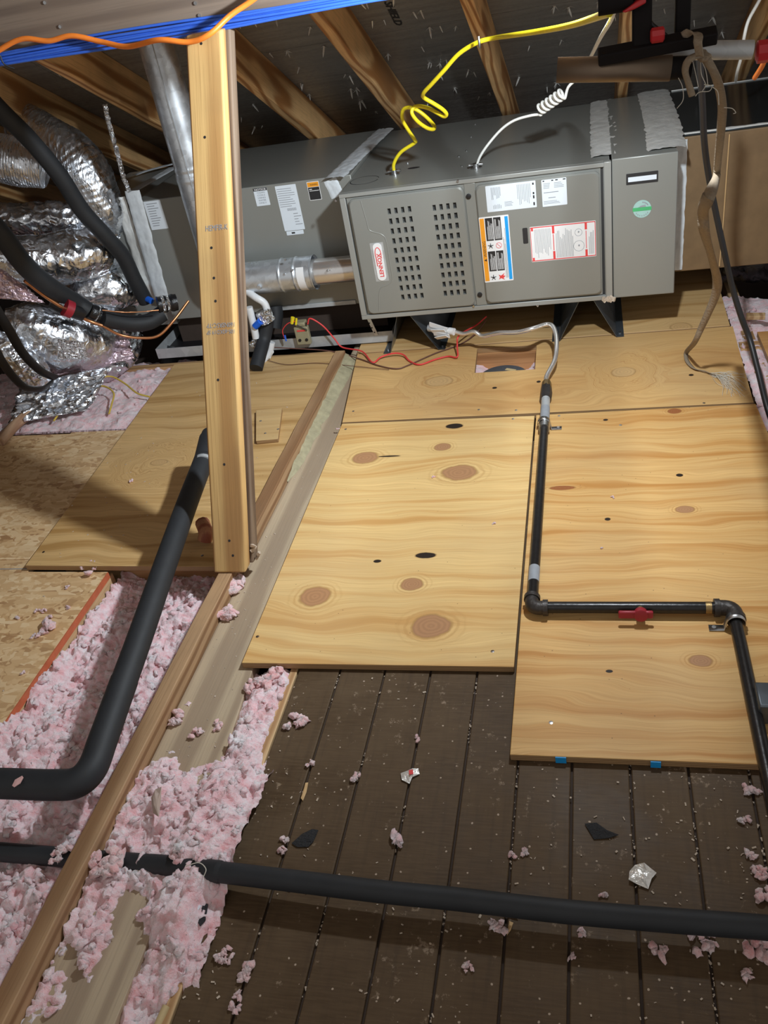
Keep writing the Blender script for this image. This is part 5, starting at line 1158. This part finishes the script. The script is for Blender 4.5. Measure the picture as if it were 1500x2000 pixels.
for u, v, s_ in ((485, 1895, 0.010), (478, 1912, 0.009), (466, 1945, 0.007), (460, 1972, 0.008), (972, 1810, 0.011), (985, 1824, 0.009), (1287, 1861, 0.011), (1360, 1822, 0.010), (1375, 1850, 0.012), (1388, 1838, 0.008), (1478, 1862, 0.016), (1134, 1822, 0.007), (1462, 1905, 0.007), (915, 1892, 0.007), (1495, 1745, 0.012), (1468, 1668, 0.008), (1480, 1700, 0.009), (1490, 1715, 0.008), (1179, 1745, 0.006), (1024, 1665, 0.007), (1001, 1674, 0.006), (584, 1640, 0.0), (557, 1645, 0.007), (552, 1662, 0.007), (440, 1860, 0.007), (430, 1872, 0.008), (446, 1874, 0.006), (1466, 1545, 0.01), (1452, 1600, 0.008), (1115, 1870, 0.006)):
    if s_: tuft(u, v, s_ * 0.9)
for u, v, s_ in ((95, 1222, 0.018), (82, 1238, 0.010), (84, 1195, 0.006), (72, 1196, 0.006), (100, 1205, 0.006), (35, 1208, 0.006), (134, 1188, 0.006), (130, 1148, 0.005), (68, 1242, 0.006), (46, 1316, 0.005)):
    tuft(u, v, s_, 'pink tuft lying on the strand board at the left', 'insulation tufts on the strand board')
tuft(170, 1112, 0.013, 'pink tuft poking out under the front edge of the long left plywood sheet', None, z=0.004, n=8, spread=2)
tuft(95, 1108, 0.008, 'small pale tuft under the left corner of the long left plywood sheet', None, z=0.002)
tuft(452, 1150, 0.024, 'pink tuft pressed at the foot of the wooden post', None, z=0.002, n=14, spread=1.2)
tuft(444, 1200, 0.018, 'pink tuft on the flat board just below the post', None, z=0.002, n=12, spread=1.2)
tuft(385, 1435, 0.010, 'middle tuft of the three on the lower end of the flat board', None, n=7)
tuft(428, 1420, 0.009, 'thin upright tuft on the right of the lower flat board', None, n=6)
tuft(352, 1405, 0.014, 'loose tuft beside the on-edge board above the pink heap', None, z=0.002, n=9)
tuft(528, 1330, 0.016, 'pink tuft tucked under the front left corner of the knotty sheet', None, z=0.002, n=12, spread=1.8)
tuft(495, 1345, 0.013, 'curly pale tuft left of the one tucked under the knotty sheet', None, z=0.002, n=10, spread=1.5)
tuft(260, 1370, 0.0, n=1) if False else None
tuft(175, 1680, 0.014, 'pink tuft hanging over the black hose left of the on-edge board', None, z=0.02, n=10, spread=1.3)
tuft(120, 1672, 0.012, 'second pink tuft over the black hose, farther left', None, z=0.02, n=8, spread=1.3)
tuft(215, 1690, 0.018, 'pink clump covering the black hose right of the on-edge board', None, z=0.02, n=12, spread=1.3)
for u, v in ((1196, 972), (1176, 1072), (845, 932), (966, 1024), (660, 838)): tuft(u, v, 0.0042, 'tiny pink fleck on the plywood', 'flecks on the plywood', z=ZP, n=3)
tuft(255, 940, 0.006, 'little pale tuft on the long left plywood sheet', None, z=ZP, n=3)
ORD = ['first', 'second', 'third', 'fourth', 'fifth', 'sixth', 'seventh', 'eighth', 'ninth', 'tenth', 'eleventh', 'twelfth']
bins = {}
for u, v, c, o, g in TUFTS:
    if 'strand' in g: key = ('strand', 0, 0)
    elif 'fleck' in g: key = ('fleck', 0, 0)
    else:
        i = max(0, min(len(gx) - 2, sum(1 for q in gx[1:-1] if c.x > q))); key = ('plank', i, int(v > 1680 + (u - 270) * 0.109))
    bins.setdefault(key, []).append((v, o))
for (kd, i, below), L_ in bins.items():
    L_.sort(key=lambda q: q[0])
    for n_i, (v, o) in enumerate(L_):
        nth = '' if len(L_) == 1 else ', ' + ORD[n_i] + ' from the top there'
        if kd == 'strand': o['label'] = 'pink tuft on the strand board, ' + ORD[n_i] + ' from the top'
        elif kd == 'fleck': o['label'] = 'tiny pink fleck on the plywood, ' + ORD[n_i] + ' from the top'
        else: o['label'] = 'pink tuft on the ' + ORD[i] + ' plank from the left, ' + ('below' if below else 'above') + ' the hose' + nth.replace(' there', '')
# crumbs: uncountable
r = random.Random(5); mb = MB(); mw = MB()
def crumb(mb, x, y, z, s_):
    R_ = Euler((r.uniform(-.4, .4), r.uniform(-.4, .4), r.uniform(0, 6))).to_matrix(); rot_box((x, y, z + s_ * 0.3), (s_ * r.uniform(0.5, 1.6), s_ * r.uniform(0.3, 0.8), s_ * 0.3), R_, mb)
for _ in range(1100):
    x = r.uniform(-0.66, 0.5); y = r.uniform(0.35, 1.25)
    if y > 1.03 and x > -0.18: continue
    d = nz((x * 5, y * 5, 9)) + 0.45 * sm(-0.2, 0.3, x) - 0.15
    if r.random() > 0.45 + d: continue
    crumb(mb, x, y, 0.0, r.uniform(0.0008, 0.0024))
for g in gx[1:-1]:
    for _ in range(90):
        y = r.uniform(0.35, 1.25)
        if nz((g * 9, y * 7, 3)) < 0.12 - 0.35 * sm(-0.1, 0.3, g): continue
        crumb(mb, g + r.uniform(-0.003, 0.004), y, -0.005, r.uniform(0.001, 0.0028))
tag(mb.build('debris_crumbs', M['white_bit'], smooth=0), 'pale crumbs and dust bits scattered over the dark planks', 'debris', kind='stuff')
mb = MB()
for _ in range(260):
    x, y = r.choice([(r.uniform(-2.0, -1.33), r.uniform(1.0, 2.3)), (r.uniform(-0.9, -0.78), r.uniform(1.0, 2.2)), (r.uniform(-1.55, -1.0), r.uniform(1.65, 2.8))])
    crumb(mb, x, y, 0.0 if x < -1.6 or x > -0.95 or y < 1.6 else ZP, r.uniform(0.0008, 0.0022))
tag(mb.build('debris_crumbs', M['white_bit'], smooth=0), 'pale crumbs on the left boards and the greyed flat board', 'debris', kind='stuff')
# scraps
def scrap(name, px, z, mat, label, cat, h=0.006, seed=0):
    pts = [at(u, v, z=z) for u, v in px]; c = sum(pts, Vector()) / len(pts); mb = MB(); n = len(pts)
    vs = [c + Vector((0, 0, h))] + [p + Vector((0, 0, h * (0.5 + 0.9 * nz((i * 1.7, seed, 0))))) for i, p in enumerate(pts)]
    for i in range(n):
        a, b = vs[1 + i], vs[1 + (i + 1) % n]
    vs2 = [(a + c) / 2 + Vector((0, 0, h * (0.9 + nz((i * 2.3, seed + 4, 1))))) for i, a in enumerate(pts)]
    V_ = vs + vs2; fs = []
    for i in range(n):
        j = (i + 1) % n; fs += [(1 + i, 1 + j, 1 + n + j, 1 + n + i), (0, 1 + n + i, 1 + n + j)]
    mb.add(V_, fs); o = mb.build(name, mat, smooth=0); so = o.modifiers.new('s', 'SOLIDIFY'); so.thickness = 0.0012
    return tag(o, label, cat)
M['scrap_foil'] = plain('white_foil_scrap', (0.80, 0.78, 0.74), 0.3, 0.45, 0.2, 120, 0.6)
s_ = scrap('foil_scrap', [(783, 1512), (795, 1506), (806, 1504), (817, 1503), (820, 1513), (806, 1520), (800, 1532), (785, 1525)], 0.0, M['scrap_foil'], 'small white foil scrap with red print on the dark planks', 'scrap')
a_ = at(803, 1508, z=0.009); mb = MB(); rot_box(a_, (0.004, 0.005, 0.0006), Euler((0, 0, 0.3)).to_matrix(), mb); mb.build('red_print', M['red_ink'], s_)
scrap('foil_scrap', [(1230, 1705), (1240, 1692), (1258, 1690), (1270, 1698), (1282, 1708), (1272, 1720), (1266, 1738), (1246, 1730), (1228, 1722)], 0.0, M['scrap_foil'], 'crumpled silver-white foil scrap on the right planks above the hose', 'scrap', h=0.008, seed=3)
scrap('shingle_scrap', [(570, 1648), (590, 1630), (610, 1620), (622, 1622), (612, 1645), (602, 1655), (580, 1655)], 0.0, M['shingle'], 'black angular shingle scrap on the left planks', 'scrap', h=0.004, seed=5)
scrap('shingle_scrap', [(1142, 1610), (1165, 1608), (1185, 1622), (1208, 1632), (1190, 1638), (1160, 1640)], 0.0, M['shingle'], 'rough dark triangular shingle scrap on the right planks', 'scrap', h=0.004, seed=6)
scrap('wood_sliver', [(588, 1560), (597, 1530), (602, 1528), (599, 1548), (592, 1565)], 0.0, M['woodchip'], 'orange wood sliver in the first plank gap', 'scrap', h=0.004, seed=8)
scrap('flat_strip', [(925, 1770), (960, 1775), (1010, 1785), (1012, 1796), (990, 1790), (945, 1778)], 0.0, M['white_bit'], 'pale flat strip under the black hose', 'scrap', h=0.004, seed=9)
scrap('wood_sliver', [(995, 1800), (1003, 1803), (998, 1818), (990, 1828)], 0.0, M['woodchip'], 'tan chip under the pale flat strip', 'scrap', h=0.004, seed=10)
scrap('plastic_scrap', [(368, 1772), (385, 1768), (395, 1772), (384, 1786), (370, 1792)], 0.015, M['paper'], 'light blue plastic flake on the dirty pink insulation', 'scrap', h=0.006, seed=11)
scrap('shingle_scrap', [(380, 1790), (398, 1765), (408, 1768), (402, 1800), (392, 1812)], 0.008, M['shingle'], 'black pointed shingle scrap at the plank edge below the hose', 'scrap', h=0.006, seed=12)
scrap('dry_leaf', [(297, 1562), (305, 1545), (318, 1542), (316, 1570), (312, 1600), (300, 1590)], 0.035, plain('leaf_film', (0.42, 0.32, 0.27), 0.35), 'brown curled leaf stuck upright in the pink heap', 'leaf', h=0.012, seed=13)
scrap('dry_leaf', [(24, 1535), (30, 1524), (44, 1516), (46, 1519), (40, 1530), (28, 1538)], 0.121, plain('pink_leaf', (0.60, 0.36, 0.34), 0.5), 'small pinkish leaf on the horizontal part of the sleeved pipe', 'leaf', h=0.002, seed=14)
for px, lab in ((((522, 1362), (516, 1374)), 'short tan cable end poking from the pink heap below the knotty sheet'), (((368, 1808), (358, 1842)), 'short tan cable end beside the black pointed shingle scrap'), (((325, 1965), (305, 2010)), 'tan cable end at the bottom edge of the picture')):
    (a, b) = px; tag(cable([at(a[0], a[1], z=0.0), at(b[0], b[1], z=-0.005)], 0.0065, M['wire_pale'], 'cable_end', seg=12), lab, 'cable')
# yellow wire over the left insulation
yw = thing('yellow_wire', 'thin yellow wire looping over the pink insulation behind the strand board', 'wire', at(200, 745, z=0.03))
cable([at(u, v, z=z) for u, v, z in ((105, 822, 0.02), (125, 795, 0.035), (150, 775, 0.05), (180, 757, 0.05), (205, 755, 0.045), (222, 768, 0.035), (218, 790, 0.025), (213, 808, 0.015))], 0.0035, M['yellow_thin'], 'wire_run', yw)
cable([at(u, v, z=z) for u, v, z in ((196, 752, 0.05), (200, 738, 0.07), (220, 736, 0.06), (245, 750, 0.04), (268, 768, 0.03), (292, 775, 0.02))], 0.0035, M['yellow_thin'], 'wire_run', yw)
cable([at(0, 862, z=0.02), at(30, 830, z=0.03), at(60, 805, z=0.035)], 0.02, m_lumber('stick_pine', 'Y', (0.35, 0.2, 0.12), (0.5, 0.32, 0.2)), 'wooden_stick') ; tag(bpy.data.objects['wooden_stick'], 'round brown stick on the insulation at the left edge', 'stick')
# little dark item at the right edge
tag(MB().box(at(1486, 1450, z=0.02).x, 0.42, 1.13, 1.19, ZP, ZP + 0.05).build('metal_box', M['dark_steel'], bevel=0.004), 'dark grey metal box cut off by the right edge beside the gas pipe', 'box')

# ================================================================ CABLES ON TOP OF THE FURNACE
def top_connector(u, v, label):
    c = at(u, v, z=ZT); t = thing('cable_clamp', label, 'clamp', (c.x, c.y, ZT))
    MB().tube([c, c + Vector((0, 0, 0.004)), c + Vector((0, 0, 0.004)), c + Vector((0, 0, 0.016))], [0.017, 0.017, 0.011, 0.011], 18).build('collar', M['zinc'], t)
    for s_ in (-1, 1):
        p = c + Vector((s_ * 0.017, -0.002, 0.012)); MB().tube([p, p + Vector((s_ * 0.006, 0, 0))], 0.0045, 8).build('screw', M['zinc'], t)
    MB().box(c.x - 0.019, c.x + 0.019, c.y - 0.005, c.y + 0.005, ZT + 0.010, ZT + 0.015).build('clamp_bar', M['zinc'], t, bevel=0.001); return c
c1 = top_connector(771, 341, 'zinc clamp where the yellow cable enters the furnace top')
c2 = top_connector(930, 329, 'zinc clamp where the white cable enters the furnace top')
# yellow cable: rises, loops, then runs to the rafter clip and on to the lamp stand
yk = [(771, 338, 2.99), (773, 318, 2.985), (785, 300, 2.98), (805, 285, 2.975), (811, 276, 2.97), (800, 258, 2.96), (788, 235, 2.95), (787, 218, 2.94), (800, 210, 2.93), (825, 211, 2.93), (862, 226, 2.92), (872, 222, 2.91), (865, 208, 2.90), (840, 200, 2.90), (818, 207, 2.905), (806, 212, 2.91), (806, 224, 2.92), (822, 240, 2.93), (842, 250, 2.93), (850, 246, 2.92), (840, 228, 2.90), (820, 213, 2.885), (815, 206, 2.87)]
yq = [(810, 1015), (808, 960), (848, 893), (928, 838), (930, 820), (892, 762), (858, 700), (862, 645), (900, 630), (948, 648), (1000, 688), (1042, 735), (1040, 757), (1002, 750), (948, 712), (914, 665), (922, 632), (952, 622), (1010, 634), (1060, 660), (1102, 682), (1116, 668), (1092, 640), (1040, 606), (984, 572), (982, 545), (1030, 492), (1100, 415), (1190, 315), (1300, 248), (1400, 222)]
yk = [(500 + a / 3, b / 3, 2.99 - 0.26 * (i / 24 if i < 24 else 1) - (0.10 * (i - 24) / 3 if i > 24 else 0) + (0.03 * math.sin((i - 8) * 0.75) if 8 < i < 17 else 0)) for i, (a, b) in enumerate(yq)]
yk += [(1000, 69, 2.30), (1060, 60, 2.1), (1120, 48, 1.85), (1190, 25, 1.40)]
cabm = tag(cable(thr(yk), 0.0058, M['yellow'], 'electrical_cable', n=12, seg=12), 'bright yellow electrical cable looping up from the furnace top to the rafters', 'cable')
p = at(936, 83, y=2.51); tag(MB().tube([p + Vector((0, -0.004, -0.012)), p + Vector((0.001, -0.008, 0.0)), p + Vector((0, -0.004, 0.014))], 0.0035, 8).build('cable_staple', M['zinc']), 'metal staple holding the yellow cable to a rafter', 'staple')
wk = [(930, 326, 2.935), (938, 305, 2.93), (955, 280, 2.925), (980, 252, 2.92), (1005, 235, 2.91), (1035, 226, 2.90), (1050, 224, 2.90)]
pts = thr(wk)
s0, s1_ = at(1052, 216, y=2.895), at(1100, 182, y=2.85); axd = (s1_ - s0); ad = axd.normalized(); e1 = ad.cross(Vector((0, 0, 1))).normalized(); e2 = ad.cross(e1).normalized(); turns = 6
for k in range(turns * 14 + 1):
    a = k / 14 * 2 * math.pi + 1.5; pts.append(s0 + axd * (k / (turns * 14)) + (e1 * math.cos(a) + e2 * math.sin(a)) * 0.0145)
pts += thr([(1110, 170, 2.84), (1128, 152, 2.80), (1150, 118, 2.50), (1172, 75, 2.15), (1190, 45, 1.80), (1197, 28, 1.6), (1205, 0, 1.42)])
tag(cable(pts, 0.0042, M['white_cable'], 'electrical_cable', n=4, seg=10), 'white electrical cable with a tight coil above the furnace top', 'cable')

# ================================================================ LAMP STAND HUNG AT THE TOP RIGHT
SY = 1.35; SC = SY / 2.42
ls = thing('lamp_stand', 'folded dark lamp stand with bronze tube and red knobs hung at the top right', 'lamp stand', at(1250, 130, y=SY))
S = lambda u, v, d=0.0: at(u, v, y=SY + d)
t0, t1 = S(1088, 137), S(1310, 133); MB().tube([t0 + Vector((0, 0.0, 0)), t1], 0.0295 * SC, 32, cap=False).build('bronze_tube', M['bronze'], ls, smooth=50).modifiers.new('s', 'SOLIDIFY').thickness = 0.002
MB().tube([t1 - (t1 - t0) * 0.02, S(1350, 132)], 0.0265 * SC, 28).build('black_end', M['stand'], ls, smooth=50)
MB().tube([S(1250, 100, 0.05), S(1470, 97, 0.05)], 0.022 * SC, 24).build('steel_pole', M['galv_dull'], ls, smooth=50)
def beamlet(a, b, h, d, mat, name, rot=0.0):
    ax_ = (b - a); x_ = ax_.normalized(); z_ = Vector((0, -0.45, 0.9)); z_ = (z_ - x_ * z_.dot(x_)).normalized(); y_ = z_.cross(x_)
    mb = MB(); rot_box((a + b) / 2, (ax_.length / 2, d / 2, h / 2), Matrix((x_, y_, z_)).transposed(), mb); return mb.build(name, mat, ls, bevel=0.002)
beamlet(S(1168, 112, -0.018), S(1400, 68, -0.012), 0.030 * SC, 0.035 * SC, M['stand'], 'cross_bar')
mb = MB(); tp = S(1253, 95, -0.01)
MB().box(tp.x - 0.0125, tp.x + 0.0125, tp.y - 0.012, tp.y + 0.008, tp.z, roof_z(tp.y) - 0.005).build('upright_bar', M['stand'], ls, bevel=0.003)
tp = S(1332, 66, 0.01)
MB().box(tp.x - 0.010, tp.x + 0.010, tp.y - 0.008, tp.y + 0.008, tp.z, roof_z(tp.y) - 0.005).build('upright_bar', M['stand'], ls, bevel=0.003)
for (u, v, r_, d) in ((1284, 68, 0.017, -0.028), (1490, 100, 0.027, 0.05)):
    c = S(u, v, d); r_ *= SC; mb = MB(); mb.tube([c + Vector((-0.009, 0, 0)), c + Vector((-0.007, 0, 0)), c + Vector((0.007, 0, 0)), c + Vector((0.009, 0, 0))], [r_ * 0.7, r_, r_, r_ * 0.7], 9); mb.build('red_knob', M['red'], ls, smooth=30)
mb = MB(); mb.prism([S(1215, 24, -0.04), S(1245, 2, -0.04), S(1262, -6, -0.04), S(1262, 6, -0.04), S(1240, 18, -0.04), S(1222, 25, -0.04)], (0, 0.02, 0)); mb.build('red_lever', M['red'], ls, bevel=0.002)
c = S(1208, 2, -0.02); mb = MB(); mb.tube([c + Vector((-0.026, 0, 0)), c + Vector((0.018, 0, 0.0))], 0.014, 16); mb.build('clamp_head', M['stand'], ls, smooth=40)
cable([S(1265, 20), S(1270, 45), S(1290, 62), S(1305, 75)], 0.0035, M['black'], 'power_lead', ls)
# lamp head above the frame
lh = MB(); q = (AIM - LAMP).to_track_quat('-Z', 'Y').to_matrix()
# webbing tie
tie = thing('webbing_tie', 'beige webbing strip knotted on the lamp stand, its frayed tail reaching the plywood', 'strap', at(1400, 735, z=ZP))
tie_p = thr([(1378, 110, SY - 0.03), (1400, 150, SY - 0.01), (1411, 200, SY + 0.1), (1410, 240, SY + 0.2), (1404, 300, 1.73), (1399, 345, 1.84), (1384, 385, 1.33), (1374, 410, 1.98), (1376, 450, 2.08), (1390, 500, 2.20), (1401, 545, 2.31), (1398, 575, 2.36), (1384, 610, 2.41), (1370, 640, 2.45), (1357, 668, 2.49)])
tie_p += [at(u, v, z=z) for u, v, z in ((1341, 688, 0.03), (1342, 706, 0.022), (1358, 722, 0.022), (1385, 730, 0.022), (1410, 738, 0.022))]
def ribbon(pts, wfun, mat, name, parent, th=0.0016, n=8):
    path = smooth_path(pts, n); vs = []
    for i, p in enumerate(path):
        t = (path[min(i + 1, len(path) - 1)] - path[max(i - 1, 0)]).normalized(); f = i / (len(path) - 1)
        wdir = Vector((0.85, -0.45, -0.25))
        tw = 0.35 * nz((i * 0.09, 7, 0)); a = (wdir - t * t.dot(wdir)).normalized(); b = t.cross(a).normalized(); d = (a * math.cos(tw) + b * math.sin(tw)) * wfun(f)
        vs += [p - d, p + b * 0.002, p + d]
    mb = MB(); mb.add(vs, [(3 * i + k, 3 * i + k + 1, 3 * i + 4 + k, 3 * i + 3 + k) for i in range(len(path) - 1) for k in range(2)])
    o = mb.build(name, mat, parent, smooth=70); o.modifiers.new('s', 'SOLIDIFY').thickness = th; return o
ribbon(tie_p, lambda f: 0.0068 + 0.006 * sm(0.25, 0.4, f) * sm(0.8, 0.5, f), M['cloth'], 'long_tail', tie, 0.002)
ribbon(thr([(1368, 104, SY - 0.04), (1345, 118, SY - 0.04), (1338, 140, SY - 0.03), (1345, 165, SY - 0.02), (1352, 188, SY - 0.02)]), lambda f: 0.005, M['cloth'], 'short_tail', tie, 0.002)
ribbon(thr([(1366, 112, SY - 0.05), (1362, 85, SY - 0.06), (1364, 66, SY - 0.05), (1350, 60, SY - 0.03), (1336, 68, SY - 0.02)]), lambda f: 0.005, M['cloth'], 'knot_loop', tie, 0.002)
mb = MB(); rr = random.Random(2)
for k in range(4): add_tuft(mb, at(1368 + k * 3, 106 + (k % 2) * 5, y=SY - 0.03), 0.007, rr)
mb.build('knot', M['cloth'], tie, smooth=70)
mb = MB()
for k in range(46):
    a = at(1385 + rr.uniform(0, 30), 732 + rr.uniform(-5, 6), z=ZP + 0.004); b = at(1420 + rr.uniform(-10, 40), 740 + rr.uniform(-12, 35), z=ZP + 0.002); m_ = (a + b) / 2 + Vector((rr.uniform(-.015, .015), rr.uniform(-.015, .015), rr.uniform(0, 0.012)))
    mb.tube(smooth_path([a, m_, b], 5), 0.0005, 4)
mb.build('frayed_threads', M['fibre'], tie, kind='stuff')
mb = MB()
for pts in ([(1325, 152, 1.33), (1333, 170, 1.33), (1334, 195, 1.33), (1322, 212, 1.33)], [(1368, 115, 1.33), (1370, 145, 1.33), (1378, 165, 1.33), (1372, 178, 1.33)], [(1375, 165, 1.33), (1390, 168, 1.33), (1385, 178, 1.33), (1366, 180, 1.33), (1358, 188, 1.33)], [(1392, 170, 1.33), (1402, 180, 1.33), (1404, 205, 1.33)], [(1414, 210, 1.33), (1430, 212, 1.33), (1437, 220, 1.33), (1432, 222, 1.33)], [(1383, 170, 1.33), (1379, 140, 1.33), (1372, 122, 1.33)], [(1352, 115, 1.33), (1360, 150, 1.33), (1364, 170, 1.33)]): mb.tube(smooth_path(thr(pts), 6), 0.0005, 4)
mb.build('loose_threads', M['fibre'], tie, kind='stuff')
tag(cable(thr([(1366, 110, 2.36), (1372, 200, 2.42), (1375, 270, 2.46), (1382, 330, 2.5), (1395, 400, 2.52), (1412, 480, 2.52), (1430, 560, 2.52), (1448, 620, 2.50), (1465, 665, 2.48), (1482, 730, 2.40), (1500, 800, 2.30), (1530, 880, 2.2)]), 0.0085, M['black'], 'power_cord', seg=14), 'thick black cord hanging in front of the brown duct at the right', 'cord')
tag(cable(thr([(1500, -30, 3.0), (1478, 10, 3.0), (1462, 40, 3.0), (1454, 70, 3.0), (1448, 110, 3.05), (1440, 140, 3.1), (1437, 158, 3.2)]), 0.0048, M['white_cable'], 'thin_cable'), 'thin pale cable hanging in front of the golden plywood at the top right', 'cable')
tag(cable(thr([(1520, 90, 2.05), (1500, 105, 2.1), (1488, 130, 2.2), (1474, 152, 2.3)]), 0.0055, M['orange'], 'orange_cord'), 'short piece of orange cord at the top right edge below the red knob', 'cord')
# things in the shaded bay to the right
sc_m = m_ply('side_ply', (), 50.0, lo=(0.50, 0.26, 0.10), hi=(0.66, 0.40, 0.18))
tag(MB().prism([(0.535, 2.0, 0.01), (1.4, 2.0, 0.01), (1.4, 2.82, 0.01), (0.52, 2.82, 0.01)], (0, 0, -0.017)).build('plywood_sheet', sc_m), 'plywood sheet at the right edge beyond the pink strip', 'plywood sheet')
tag(MB().prism([(0.50, 2.93, 0.02), (0.56, 2.92, 0.02), (0.565, 2.95, 0.02), (0.505, 2.96, 0.02)], (0, 0, -0.015)).build('wood_scrap', jo, bevel=0.002), 'small wood offcut on the pink insulation behind the black cord', 'wood scrap')
duct('black_duct', 'dark glossy wrapped duct in the shade under the brown duct board box', [(0.45, 3.25, 0.09), (0.75, 3.25, 0.09), (1.2, 3.25, 0.1)], [0.07, 0.08, 0.08], M['black_tape'], 60, 0.3, 14, 40, 60)
